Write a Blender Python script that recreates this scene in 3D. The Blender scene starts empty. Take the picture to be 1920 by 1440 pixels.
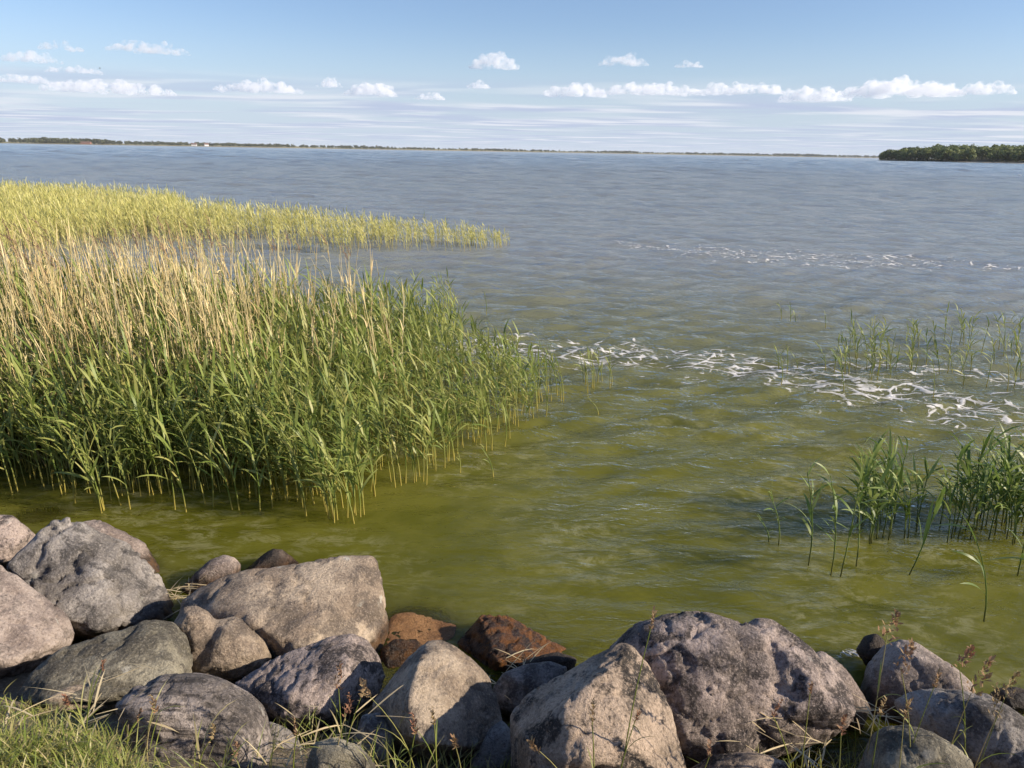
import bpy, bmesh, math, random
import numpy as np
from mathutils import Vector, Matrix

random.seed(7)
rng = np.random.default_rng(7)
scene = bpy.context.scene
COL = scene.collection
R = math.radians

# ------------------------------------------------------------------ camera
FPX = 1450.0                       # focal length in photo pixels (1920 wide)
CAM = np.array([0.0, 0.0, 2.8])
PITCH, ROLL = R(16.75), R(1.02)
fwd = np.array([0, math.cos(PITCH), -math.sin(PITCH)])
up0 = np.array([0, math.sin(PITCH), math.cos(PITCH)])
rt0 = np.array([1.0, 0, 0])
cx = math.cos(ROLL) * rt0 + math.sin(ROLL) * up0
cy = -math.sin(ROLL) * rt0 + math.cos(ROLL) * up0
cam = bpy.data.cameras.new('camera')
camo = bpy.data.objects.new('camera', cam)
COL.objects.link(camo)
m = Matrix.Identity(4)
for i in range(3):
    m[i][0], m[i][1], m[i][2], m[i][3] = cx[i], cy[i], -fwd[i], CAM[i]
camo.matrix_world = m
cam.sensor_width = 36.0
cam.lens = 36.0 * FPX / 1920.0
cam.clip_start, cam.clip_end = 0.05, 90000
scene.camera = camo

# ------------------------------------------------------------------ light
SUN_AZ, SUN_EL = R(101), R(26)     # azimuth clockwise from the view direction
sdir = Vector((math.sin(SUN_AZ) * math.cos(SUN_EL), math.cos(SUN_AZ) * math.cos(SUN_EL), math.sin(SUN_EL)))
world = bpy.data.worlds.new('World')
scene.world = world
world.use_nodes = True
sun = bpy.data.lights.new('sun', 'SUN')
sun.energy = 5.0
sun.angle = R(0.5)
sun.color = (1.0, 0.86, 0.68)
suno = bpy.data.objects.new('sun', sun)
suno.rotation_euler = sdir.to_track_quat('Z', 'Y').to_euler()
COL.objects.link(suno)
scene.view_settings.view_transform = 'Standard'
scene.view_settings.look = 'None'
scene.view_settings.gamma = 1
scene.view_settings.exposure = 0.48
scene.cycles.use_adaptive_sampling = True
scene.cycles.adaptive_threshold = 0.018
scene.cycles.max_bounces = 14
scene.cycles.diffuse_bounces = 3
scene.cycles.glossy_bounces = 3
scene.cycles.transmission_bounces = 3
scene.cycles.volume_bounces = 14
scene.cycles.volume_max_steps = 128
scene.cycles.transparent_max_bounces = 24
scene.cycles.caustics_reflective = False
scene.cycles.caustics_refractive = False


class NT:
    """Small helper around a node tree."""
    def __init__(self, tree):
        self.t = tree
        tree.nodes.clear()

    def n(self, kind, **kw):
        nd = self.t.nodes.new(kind)
        ins = kw.pop('ins', {})
        for k, v in kw.items():
            setattr(nd, k, v)
        for k, v in ins.items():
            if isinstance(v, bpy.types.NodeSocket):
                self.t.links.new(v, nd.inputs[k])
            else:
                nd.inputs[k].default_value = v
        return nd

    def link(self, a, b):
        self.t.links.new(a, b)

    def math(self, op, a, b=0.0, c=0.0, clamp=False):
        nd = self.n('ShaderNodeMath', operation=op, use_clamp=clamp, ins={0: a, 1: b, 2: c})
        return nd.outputs[0]

    def ramp(self, fac, lo, hi, a=0.0, b=1.0):
        nd = self.n('ShaderNodeMapRange', interpolation_type='SMOOTHSTEP', ins={0: fac, 1: lo, 2: hi, 3: a, 4: b})
        return nd.outputs[0]

    def mix(self, fac, a, b, blend='MIX'):
        nd = self.n('ShaderNodeMix', data_type='RGBA', blend_type=blend)
        for s, v in ((nd.inputs[0], fac), (nd.inputs[6], a), (nd.inputs[7], b)):
            if isinstance(v, bpy.types.NodeSocket):
                self.t.links.new(v, s)
            else:
                s.default_value = v if not isinstance(v, tuple) or len(v) == 4 else (*v, 1)
        return nd.outputs[2]

    def noise(self, vec, scale, detail=4.0, rough=0.5, dist=0.0):
        nd = self.n('ShaderNodeTexNoise', ins={'Scale': scale, 'Detail': detail, 'Roughness': rough, 'Distortion': dist})
        if vec is not None:
            self.t.links.new(vec, nd.inputs['Vector'])
        return nd.outputs['Fac']

    def mapping(self, vec, scale=(1, 1, 1), rot=(0, 0, 0), loc=(0, 0, 0)):
        return self.n('ShaderNodeMapping', ins={'Vector': vec, 'Scale': scale, 'Rotation': rot, 'Location': loc}).outputs[0]


# sky: Nishita plus a thin layer of flat cloud seen edge-on towards the horizon, all the way round
w = NT(world.node_tree)
sky = w.n('ShaderNodeTexSky', sky_type='NISHITA', sun_disc=False, sun_elevation=SUN_EL, sun_rotation=SUN_AZ,
          altitude=0, air_density=1.0, dust_density=0.4, ozone_density=3.0)
tc = w.n('ShaderNodeTexCoord')
sep = w.n('ShaderNodeSeparateXYZ', ins={0: tc.outputs['Generated']})
zc = w.math('ADD', w.math('MAXIMUM', sep.outputs[2], 0.0), 0.010)
pl = w.n('ShaderNodeCombineXYZ', ins={0: w.math('DIVIDE', sep.outputs[0], zc), 1: w.math('DIVIDE', sep.outputs[1], zc), 2: 0.0})
skyb = w.mix(1.0, sky.outputs[0], (1.02, 1.0, 1.10), 'MULTIPLY')
# thin high veil, thickening where it is seen edge-on
skyb = w.mix(w.ramp(sep.outputs[2], 0.15, 0.0, 0.0, 0.86), skyb, (4.05, 4.95, 6.2))
n1 = w.noise(w.mapping(pl.outputs[0], scale=(0.20, 0.26, 1), loc=(3.1, 1.7, 0)), 1.0, 4, 0.52, 0.5)
band = w.math('MULTIPLY', w.ramp(sep.outputs[2], 0.092, 0.050), w.ramp(sep.outputs[2], 0.0, 0.012, 0.35, 1.0))
cover = w.math('MULTIPLY', w.ramp(n1, 0.38, 0.62), band)
n2 = w.noise(w.mapping(pl.outputs[0], scale=(0.34, 0.60, 1), loc=(9, 4, 0)), 1.0, 4, 0.5, 0.4)
ccol = w.mix(w.ramp(n2, 0.42, 0.62), (3.75, 4.3, 5.7), (6.0, 6.2, 6.8))
skyc = w.mix(w.math('MULTIPLY', cover, 0.88), skyb, ccol)
bg = w.n('ShaderNodeBackground', ins={'Color': skyc, 'Strength': 0.099})
w.link(bg.outputs[0], w.n('ShaderNodeOutputWorld').inputs[0])


# ------------------------------------------------------------------ helpers
def ray(px, py):
    d = fwd + cx * ((px - 960.0) / FPX) + cy * ((720.0 - py) / FPX)
    return d / np.linalg.norm(d)


def on_z(px, py, z=0.0):
    d = ray(px, py)
    return CAM + d * ((z - CAM[2]) / d[2])


def at_y(px, py, Y):
    d = ray(px, py)
    return CAM + d * (Y / d[1])


def height_for(px, pyb, pyt, z=0.0):
    b = on_z(px, pyb, z)
    t = at_y(px, pyt, b[1])
    return t[2] - z


def tag(o, label=None, cat=None, group=None, kind=None):
    if label: o['label'] = label
    if cat: o['category'] = cat
    if group: o['group'] = group
    if kind: o['kind'] = kind
    return o


def link(name, data, mat=None, parent=None):
    o = bpy.data.objects.new(name, data)
    COL.objects.link(o)
    if mat is not None and data is not None and not data.materials:
        data.materials.append(mat)
    if parent is not None:
        o.parent = parent
    return o


def mesh_np(name, v, f, smooth=False, attrs=None):
    """Mesh from numpy arrays; f is (n,3) or (n,4)."""
    me = bpy.data.meshes.new(name)
    v = np.asarray(v, np.float32); f = np.asarray(f, np.int32)
    k = f.shape[1]
    me.vertices.add(len(v)); me.vertices.foreach_set('co', v.ravel())
    me.loops.add(f.size); me.loops.foreach_set('vertex_index', f.ravel())
    me.polygons.add(len(f))
    me.polygons.foreach_set('loop_start', np.arange(0, f.size, k, dtype=np.int32))
    me.polygons.foreach_set('loop_total', np.full(len(f), k, np.int32))
    if smooth:
        me.polygons.foreach_set('use_smooth', np.ones(len(f), bool))
    me.update(calc_edges=True)
    for an, av in (attrs or {}).items():
        a = me.attributes.new(an, 'FLOAT', 'POINT')
        a.data.foreach_set('value', np.asarray(av, np.float32))
    return me


def _hash(ix, iy, iz, s):
    h = (ix.astype(np.uint32) * np.uint32(374761393) + iy.astype(np.uint32) * np.uint32(668265263)
         + iz.astype(np.uint32) * np.uint32(2246822519) + np.uint32(s * 3266489917 % 4294967296))
    h = (h ^ (h >> np.uint32(13))) * np.uint32(1274126177)
    h = h ^ (h >> np.uint32(16))
    return h.astype(np.float64) / 4294967295.0


def vnoise(p, s=0):
    """Value noise in 3D, -1..1."""
    i = np.floor(p).astype(np.int64); f = p - i
    u = f * f * f * (f * (f * 6 - 15) + 10)
    r = 0
    for dx in (0, 1):
        for dy in (0, 1):
            for dz in (0, 1):
                wgt = (u[:, 0] if dx else 1 - u[:, 0]) * (u[:, 1] if dy else 1 - u[:, 1]) * (u[:, 2] if dz else 1 - u[:, 2])
                r = r + wgt * _hash(i[:, 0] + dx, i[:, 1] + dy, i[:, 2] + dz, s)
    return r * 2 - 1


def fbm(p, oct=4, s=0, gain=0.5):
    a, r, t = 1.0, 0, 0
    for k in range(oct):
        r = r + a * vnoise(p * 2 ** k + 17.3 * k, s + k); t += a; a *= gain
    return r / t


def p3(x, y, z=0.0):
    return np.stack([x, y, np.zeros_like(x) + z], -1)


# ------------------------------------------------------------------ materials
def new_mat(name):
    mt = bpy.data.materials.new(name)
    mt.use_nodes = True
    return mt, NT(mt.node_tree)


def rock_mat(name, c_lo, c_hi, c_dark, dark_amt=0.5, speck=0.5, lichen=0.3, strata=None, wet=0.10, algae=(0.10, 0.045, 0.012), gloss=0.0, brown=0.0):
    mt, t = new_mat(name)
    tcn = t.n('ShaderNodeTexCoord').outputs['Object']
    oi = t.n('ShaderNodeObjectInfo')
    v = t.n('ShaderNodeVectorMath', operation='ADD', ins={0: tcn}).outputs[0]
    sc = t.n('ShaderNodeVectorMath', operation='SCALE', ins={0: (7.1, 3.3, 5.7), 'Scale': oi.outputs['Random']})
    t.link(sc.outputs[0], v.node.inputs[1])
    big = t.noise(v, 4.0, 5, 0.55)
    col = t.mix(t.ramp(big, 0.40, 0.60), tuple(c * 0.82 for c in c_lo), tuple(c * 1.10 for c in c_hi))
    med = t.noise(v, 16.0, 6, 0.65, 0.3)
    # dark lichen and grime in patches with their own outline
    big2 = t.noise(t.mapping(v, loc=(4, 9, 2)), 5.0, 6, 0.62, 0.6)
    pm = t.math('ADD', t.math('MULTIPLY', big2, 0.65), t.math('MULTIPLY', med, 0.35))
    col = t.mix(t.math('MULTIPLY', t.ramp(pm, 0.49, 0.57), dark_amt), col, c_dark)
    # mineral grains
    g1 = t.noise(v, 78.0, 4, 0.7)
    g2 = t.n('ShaderNodeTexVoronoi', ins={'Vector': v, 'Scale': 120.0})
    col = t.mix(t.math('MULTIPLY', t.ramp(g1, 0.52, 0.66), 0.40 * speck), col, tuple(min(1, c * 1.9 + 0.08) for c in c_hi))
    col = t.mix(t.math('MULTIPLY', t.ramp(g1, 0.48, 0.35), 0.8 * speck), col, tuple(c * 0.22 for c in c_lo))
    col = t.mix(t.math('MULTIPLY', t.ramp(g2.outputs['Distance'], 0.25, 0.05), 0.5 * speck), col, tuple(c * 0.35 for c in c_dark))
    # pale lichen crusts
    vo = t.n('ShaderNodeTexVoronoi', ins={'Vector': t.mapping(v, loc=(1, 5, 3)), 'Scale': 6.5, 'Randomness': 1.0})
    vj = t.math('ADD', vo.outputs['Distance'], t.math('MULTIPLY', t.math('SUBTRACT', t.noise(v, 40, 4), 0.5), 0.35))
    gate = t.ramp(t.noise(t.mapping(v, loc=(8, 1, 4)), 3.0, 2), 0.50, 0.60)
    col = t.mix(t.math('MULTIPLY', t.math('MULTIPLY', t.ramp(vj, 0.20, 0.12), gate), lichen), col, (0.52, 0.50, 0.44))
    hgt = t.math('ADD', t.math('MULTIPLY', t.noise(v, 34, 6, 0.7), 1.0), t.math('MULTIPLY', g1, 0.35))
    if strata:
        ls = t.noise(t.mapping(v, rot=strata, scale=(3.0, 42, 42)), 1.0, 4, 0.6, 0.4)
        col = t.mix(t.math('MULTIPLY', t.ramp(ls, 0.52, 0.38), 0.85), col, tuple(c * 0.28 for c in c_lo))
        hgt = t.math('ADD', hgt, t.math('MULTIPLY', ls, 1.0))
    # waterline: wet and grown over with brown algae
    geo = t.n('ShaderNodeNewGeometry')
    z = t.n('ShaderNodeSeparateXYZ', ins={0: geo.outputs['Position']}).outputs[2]
    zj = t.math('ADD', z, t.math('MULTIPLY', t.math('SUBTRACT', med, 0.5), 0.14))
    wm = t.ramp(zj, wet + 0.05, wet - 0.03)
    alg = t.mix(t.ramp(med, 0.42, 0.60), tuple(c * 0.18 for c in algae), algae)
    col = t.mix(t.math('MULTIPLY', wm, 0.85), col, alg)
    if brown:
        col = t.mix(t.math('MULTIPLY', t.ramp(med, 0.45, 0.58), brown), col, (0.26, 0.095, 0.012))
    ro = t.math('SUBTRACT', 0.88 - gloss, t.math('MULTIPLY', wm, 0.45))
    bp = t.n('ShaderNodeBump', ins={'Strength': 1.0, 'Distance': 0.024, 'Height': hgt})
    b = t.n('ShaderNodeBsdfPrincipled', ins={'Base Color': col, 'Roughness': ro, 'Normal': bp.outputs[0], 'Specular IOR Level': 0.35})
    t.link(b.outputs[0], t.n('ShaderNodeOutputMaterial').inputs[0])
    return mt


M_GREY = rock_mat('granite_grey', (0.227, 0.205, 0.185), (0.340, 0.310, 0.280), (0.055, 0.05, 0.047), 0.75, 0.55, 0.5)
M_PINK = rock_mat('granite_pink', (0.276, 0.221, 0.192), (0.409, 0.338, 0.291), (0.10, 0.085, 0.075), 0.55, 0.6, 0.9)
M_TAN = rock_mat('granite_tan', (0.319, 0.250, 0.187), (0.445, 0.360, 0.268), (0.085, 0.07, 0.06), 0.65, 0.55, 0.8)
M_STRIPE = rock_mat('gneiss_banded', (0.216, 0.188, 0.169), (0.356, 0.308, 0.278), (0.06, 0.052, 0.045), 0.55, 0.5, 0.4, strata=(0.5, 0.6, 0.5))
M_MAUVE = rock_mat('granite_mauve', (0.226, 0.186, 0.165), (0.399, 0.325, 0.286), (0.035, 0.03, 0.03), 0.9, 0.75, 0.3)
M_LICH = rock_mat('lichened_granite', (0.269, 0.213, 0.161), (0.449, 0.348, 0.261), (0.03, 0.027, 0.025), 0.95, 0.7, 0.2)
M_OLIVE = rock_mat('granite_olive', (0.200, 0.181, 0.135), (0.304, 0.276, 0.206), (0.06, 0.052, 0.042), 0.7, 0.6, 0.5)
M_WET = rock_mat('wet_algae_rock', (0.045, 0.024, 0.014), (0.13, 0.055, 0.016), (0.012, 0.009, 0.008), 0.9, 0.5, 0.12, wet=-5, gloss=0.45, brown=0.45)
M_DARK = rock_mat('dark_wet_and_shaded_rock', (0.05, 0.037, 0.028), (0.10, 0.075, 0.058), (0.02, 0.017, 0.015), 0.7, 0.5, 0.1, wet=0.1, gloss=0.2)
M_SUNK = rock_mat('sunken_rock', (0.22, 0.105, 0.040), (0.31, 0.165, 0.066), (0.11, 0.055, 0.026), 0.5, 0.3, 0.0, wet=-5, gloss=0.2)


def leaf_mat(name, cols, base_col, transl=0.35, rough=0.45, tip_col=None):
    """cols: colours picked by the per-plant attribute 'tint'; 'hfrac' runs 0..1 up the plant."""
    mt, t = new_mat(name)
    tint = t.n('ShaderNodeAttribute', attribute_name='tint').outputs['Fac']
    hf = t.n('ShaderNodeAttribute', attribute_name='hfrac').outputs['Fac']
    oi = t.n('ShaderNodeObjectInfo').outputs['Random']
    k = t.math('FRACT', t.math('ADD', tint, oi))
    cr = t.n('ShaderNodeValToRGB', ins={0: k})
    el = cr.color_ramp.elements
    while len(el) < len(cols): el.new(0.5)
    for i, c in enumerate(cols):
        el[i].position = i / (len(cols) - 1); el[i].color = (*c, 1)
    col = t.mix(t.ramp(hf, 0.02, 0.30), base_col, cr.outputs[0])
    if tip_col:
        col = t.mix(t.ramp(hf, 0.80, 1.0), col, tip_col)
    b = t.n('ShaderNodeBsdfPrincipled', ins={'Base Color': col, 'Roughness': rough, 'Specular IOR Level': 0.4})
    tr = t.n('ShaderNodeBsdfTranslucent', ins={'Color': col})
    mx = t.n('ShaderNodeMixShader', ins={0: transl, 1: b.outputs[0], 2: tr.outputs[0]})
    t.link(mx.outputs[0], t.n('ShaderNodeOutputMaterial').inputs[0])
    return mt


M_REED = leaf_mat('reed_green', [(0.15, 0.215, 0.045), (0.28, 0.34, 0.075), (0.40, 0.42, 0.13), (0.18, 0.25, 0.05), (0.48, 0.45, 0.15)], (0.50, 0.42, 0.10))
M_REEDR = leaf_mat('reed_dark_green', [(0.11, 0.17, 0.035), (0.18, 0.26, 0.055), (0.32, 0.38, 0.12), (0.12, 0.19, 0.04)], (0.17, 0.17, 0.05))
M_DRY = leaf_mat('reed_dry', [(0.62, 0.50, 0.24), (0.74, 0.63, 0.33), (0.60, 0.43, 0.20), (0.80, 0.71, 0.43)], (0.54, 0.40, 0.17), 0.15, 0.6)
M_PLUME = leaf_mat('reed_plume', [(0.34, 0.22, 0.14), (0.42, 0.28, 0.17), (0.26, 0.17, 0.12)], (0.30, 0.19, 0.12), 0.3, 0.8)
M_FAR = leaf_mat('reed_far', [(0.58, 0.55, 0.17), (0.72, 0.66, 0.24), (0.50, 0.51, 0.16), (0.78, 0.70, 0.33)], (0.56, 0.48, 0.20), 0.35)
M_GRASS = leaf_mat('grass', [(0.17, 0.23, 0.04), (0.27, 0.31, 0.06), (0.44, 0.39, 0.16), (0.17, 0.22, 0.045), (0.30, 0.33, 0.07), (0.50, 0.41, 0.22)], (0.34, 0.27, 0.13), 0.3)
M_SEED = leaf_mat('seed_head', [(0.26, 0.15, 0.09), (0.33, 0.25, 0.12), (0.30, 0.13, 0.08)], (0.28, 0.19, 0.10), 0.2, 0.8)
M_TREE = leaf_mat('tree_foliage', [(0.10, 0.135, 0.045), (0.15, 0.19, 0.06), (0.21, 0.24, 0.08), (0.12, 0.155, 0.055)], (0.10, 0.125, 0.05), 0.35, 0.7)
M_TREEF = leaf_mat('far_tree_foliage', [(0.10, 0.115, 0.06), (0.13, 0.145, 0.07), (0.085, 0.10, 0.06)], (0.09, 0.10, 0.06), 0.3, 0.8)


def flat_mat(name, c1, c2, scale=3.0, rough=0.9, bump=0.0, coord='Object', bscale=None):
    mt, t = new_mat(name)
    v = t.n('ShaderNodeTexCoord').outputs[coord]
    nz = t.noise(v, scale, 6, 0.6)
    col = t.mix(t.ramp(nz, 0.35, 0.65), c1, c2)
    b = t.n('ShaderNodeBsdfPrincipled', ins={'Base Color': col, 'Roughness': rough})
    if bump:
        bp = t.n('ShaderNodeBump', ins={'Strength': 0.8, 'Distance': bump, 'Height': t.noise(v, bscale or scale * 6, 6, 0.65)})
        t.link(bp.outputs[0], b.inputs['Normal'])
    t.link(b.outputs[0], t.n('ShaderNodeOutputMaterial').inputs[0])
    return mt


# ------------------------------------------------------------------ ground
GS = np.array([-200, 0.6, 1.2, 1.75, 2.2, 2.7, 3.3, 3.9, 5.0, 8.0, 20.0, 120, 9000])
GZ = np.array([1.35, 1.25, 1.10, 0.90, 0.50, 0.22, 0.0, -0.25, -0.5, -0.9, -1.6, -3.0, -4.0])


def ground_z(x, y):
    s = y + 0.22 * np.clip(x, -8, 6)
    return np.interp(s, GS, GZ)


def build_ground():
    ys = np.concatenate([np.array([-200, -120, -60, -30, -15, -8, -4, -2, -1]), np.linspace(-0.5, 7, 160), np.geomspace(7.4, 8500, 40)])
    xs = np.concatenate([-np.geomspace(8.4, 7500, 30)[::-1], np.linspace(-8, 8, 240), np.geomspace(8.4, 7500, 30)])
    X, Y = np.meshgrid(xs, ys)
    x, y = X.ravel(), Y.ravel()
    z = ground_z(x, y)
    near = np.exp(-(np.maximum(np.abs(x) - 7, 0) / 4) ** 2) * np.exp(-(np.maximum(np.abs(y - 2) - 4, 0) / 3) ** 2)
    z = z + near * (0.05 * fbm(p3(x * 2.2, y * 2.2), 4, 3) + 0.02 * fbm(p3(x * 9, y * 9), 3, 5))
    nx, ny = len(xs), len(ys)
    i = np.arange((ny - 1) * (nx - 1)); r, c = i // (nx - 1), i % (nx - 1)
    a = r * nx + c
    f = np.stack([a, a + 1, a + nx + 1, a + nx], -1)
    me = mesh_np('ground', np.stack([x, y, z], -1), f, True)
    mt, t = new_mat('soil')
    g = t.n('ShaderNodeNewGeometry').outputs['Position']
    nz = t.noise(g, 3.0, 6, 0.6); nf = t.noise(g, 45.0, 5, 0.7)
    col = t.mix(t.ramp(nz, 0.35, 0.65), (0.085, 0.066, 0.042), (0.19, 0.155, 0.105))
    col = t.mix(t.math('MULTIPLY', t.ramp(nf, 0.5, 0.65), 0.6), col, (0.33, 0.28, 0.21))
    z = t.n('ShaderNodeSeparateXYZ', ins={0: g}).outputs[2]
    col = t.mix(t.ramp(z, 0.12, 0.0), col, (0.075, 0.06, 0.018))
    bp = t.n('ShaderNodeBump', ins={'Strength': 1.0, 'Distance': 0.02, 'Height': nf})
    b = t.n('ShaderNodeBsdfPrincipled', ins={'Base Color': col, 'Roughness': 0.95, 'Normal': bp.outputs[0]})
    t.link(b.outputs[0], t.n('ShaderNodeOutputMaterial').inputs[0])
    tag(link('ground', me, mt), kind='structure')


build_ground()

# ------------------------------------------------------------------ water
SUNK = [((785, 1178), 0.40, 0.16), ((75, 976), 0.34, 0.30)]
WAVES = []
wr = np.random.default_rng(15)
for k in range(46):
    lam = 0.24 * (26.0 / 0.24) ** (k / 45.0) * wr.uniform(0.93, 1.07)
    ang = R(97) + wr.normal(0, 0.36)
    WAVES.append((2 * math.pi / lam * math.cos(ang), 2 * math.pi / lam * math.sin(ang), lam, wr.uniform(0, 6.28), 0.0078 * lam * (lam + 0.25) ** -0.16 * wr.uniform(0.6, 1.3)))


def water_z(x, y):
    d = np.hypot(x, y)
    q = p3(x * 0.35, y * 0.35)
    wx = x + 0.5 * fbm(q, 2, 41)
    wy = y + 0.5 * fbm(q, 2, 42)
    z = 0
    for kx, ky, lam, ph, am in WAVES:
        short = np.clip(1.7 - d * 0.020 / lam, 0, 1)
        long = np.clip((d - lam * (3.0 + 0.9 * np.minimum(lam, 9))) / (lam * 8.0), 0, 1)
        wv = np.sin(kx * wx + ky * wy + ph)
        z = z + am * short * long * (wv + 0.25 * np.cos(2 * (kx * wx + ky * wy + ph)))
    gust = 0.75 + 0.5 * fbm(p3(x * 0.22, y * 0.4), 3, 44)
    s = y + 0.22 * np.clip(x, -8, 6)
    calm = np.interp(s, [3.0, 4.2, 6.5, 10, 30], [0.5, 0.95, 1.6, 1.95, 1.25])
    lee = 1 - 0.45 * np.exp(-(np.maximum(x + 1.0, 0) / 1.5) ** 2) * np.exp(-((y - 6.0) / 2.5) ** 2)
    return z * gust * calm * lee


def build_water():
    th = np.linspace(R(-58), R(58), 390)
    r = np.concatenate([np.geomspace(2.4, 1500, 1080), np.geomspace(1530, 8600, 60)])
    TH, RR = np.meshgrid(th, r)
    x, y = (RR * np.sin(TH)).ravel(), (RR * np.cos(TH)).ravel()
    z = water_z(x, y)
    depth = np.maximum(-ground_z(x, y), 0.0)
    for (px, py), rad, d in SUNK:
        q = on_z(px, py, -0.05)
        depth = np.minimum(depth, 0.09 + 1.6 * np.maximum(np.hypot(x - q[0], (y - q[1]) * 1.3) - rad * 0.45, 0))
    nx, ny = len(th), len(r)
    i = np.arange((ny - 1) * (nx - 1)); rr, c = i // (nx - 1), i % (nx - 1)
    a = rr * nx + c
    f = np.stack([a, a + nx, a + nx + 1, a + 1], -1)
    f = f[:, ::-1]
    me = mesh_np('lake_water', np.stack([x, y, z], -1), f, True, {'depth': depth})
    mt, t = new_mat('lake_water')
    g = t.n('ShaderNodeNewGeometry').outputs['Position']
    dep = t.n('ShaderNodeAttribute', attribute_name='depth').outputs['Fac']
    sp = t.n('ShaderNodeSeparateXYZ', ins={0: g})
    dist = t.n('ShaderNodeVectorMath', operation='LENGTH', ins={0: g}).outputs['Value']
    # ripples: several sizes of wind chop, crests lying across the view
    rp = (0, 0, R(-6))
    h1 = t.noise(t.mapping(g, scale=(2.6, 5.2, 1), rot=rp), 1.0, 4, 0.6, 0.5)
    h2 = t.noise(t.mapping(g, scale=(8, 18, 1), rot=(0, 0, R(8))), 1.0, 3, 0.6, 0.3)
    near = t.ramp(dist, 4.5, 10.0, 0.5, 1.15)
    h = t.math('ADD', t.math('MULTIPLY', h1, t.ramp(dist, 60, 300, 0.075, 0.03)), t.math('MULTIPLY', h2, t.ramp(dist, 15, 60, 0.016, 0.0)))
    h = t.math('MULTIPLY', h, near)
    bp = t.n('ShaderNodeBump', ins={'Strength': 1.0, 'Distance': 1.0, 'Height': h})
    # murky green body, with pale algal scum drawn out in wisps
    wn = t.noise(t.mapping(g, scale=(1.2, 1.6, 1)), 1.0, 4, 0.6, 1.2)
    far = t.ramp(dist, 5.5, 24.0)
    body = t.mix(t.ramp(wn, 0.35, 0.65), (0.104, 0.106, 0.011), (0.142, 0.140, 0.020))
    body = t.mix(far, body, (0.225, 0.242, 0.235))  # farther out, the grey of reflected sky is mixed into the body colour
    sc1 = t.noise(t.mapping(g, scale=(2.2, 4.0, 1)), 1.0, 8, 0.72, 1.3)
    wisp = t.math('SUBTRACT', 1.0, t.math('MULTIPLY', t.math('ABSOLUTE', t.math('SUBTRACT', sc1, 0.5)), 13.0), clamp=True)
    brk = t.ramp(t.noise(t.mapping(g, scale=(5, 8, 1), loc=(3, 1, 0)), 1.0, 5, 0.65), 0.42, 0.62)
    patch = t.math('MULTIPLY', t.ramp(t.noise(g, 0.55, 3), 0.42, 0.60), t.ramp(dist, 12.0, 6.5))
    body = t.mix(t.math('MULTIPLY', t.math('MULTIPLY', t.math('MULTIPLY', wisp, brk), patch), 0.55), body, (0.34, 0.33, 0.17))
    op = t.math('SUBTRACT', 1.0, t.math('EXPONENT', t.math('MULTIPLY', dep, -5.0)))
    # light wanders a few decimetres through the turbid water before it comes back out
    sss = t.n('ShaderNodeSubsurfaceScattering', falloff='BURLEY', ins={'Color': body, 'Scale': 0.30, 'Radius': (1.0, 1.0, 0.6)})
    trn = t.n('ShaderNodeBsdfTransparent', ins={'Color': (0.90, 0.80, 0.48, 1)})
    inner = t.n('ShaderNodeMixShader', ins={0: op, 1: trn.outputs[0], 2: sss.outputs[0]})
    gl = t.n('ShaderNodeBsdfGlossy', ins={'Roughness': t.ramp(dist, 10, 200, 0.05, 0.16), 'Normal': bp.outputs[0]})
    fr = t.n('ShaderNodeFresnel', ins={'IOR': 1.333, 'Normal': bp.outputs[0]})
    mx = t.n('ShaderNodeMixShader', ins={0: fr.outputs[0], 1: inner.outputs[0], 2: gl.outputs[0]})
    t.link(mx.outputs[0], t.n('ShaderNodeOutputMaterial').inputs[0])
    tag(link('lake_water', me, mt), kind='structure')


build_water()

# ------------------------------------------------------------------ far shore and headland
def polyline_z(px_list, dist_list, n):
    px = np.linspace(px_list[0], px_list[-1], n)
    d = np.exp(np.interp(px, px_list, np.log(dist_list)))
    return px, d


def horizon_dir(px):
    """Horizontal unit direction of the vertical plane through pixel column px at the horizon."""
    d = ray(px, 283 + (px - 960) * math.tan(ROLL))
    d = d * np.array([1, 1, 0])
    return d / np.linalg.norm(d)


def strip(name, px_list, dist_list, prof, mat, n=160, seed=0):
    """Low land: a shoreline with a cross-section prof = [(metres inland, height)]."""
    px, d = polyline_z(px_list, dist_list, n)
    V = []
    for k in range(n):
        u = horizon_dir(px[k])
        end = min(1.0, 0.12 + 3.0 * min(k, n - 1 - k) / n)
        for (inl, hh) in prof:
            jit = 1 + 0.35 * math.sin(k * 0.31 + seed) * math.sin(k * 0.13 + 1)
            p = u * (d[k] + inl)
            V.append((p[0], p[1], hh * (jit if hh > 0.4 else 1) * (end if hh > 0 else 1)))
    mlen = len(prof)
    F = [(k * mlen + j, (k + 1) * mlen + j, (k + 1) * mlen + j + 1, k * mlen + j + 1) for k in range(n - 1) for j in range(mlen - 1)]
    o = link(name, mesh_np(name, np.array(V), np.array(F), True), mat)
    tag(o, kind='structure')
    return o


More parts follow.
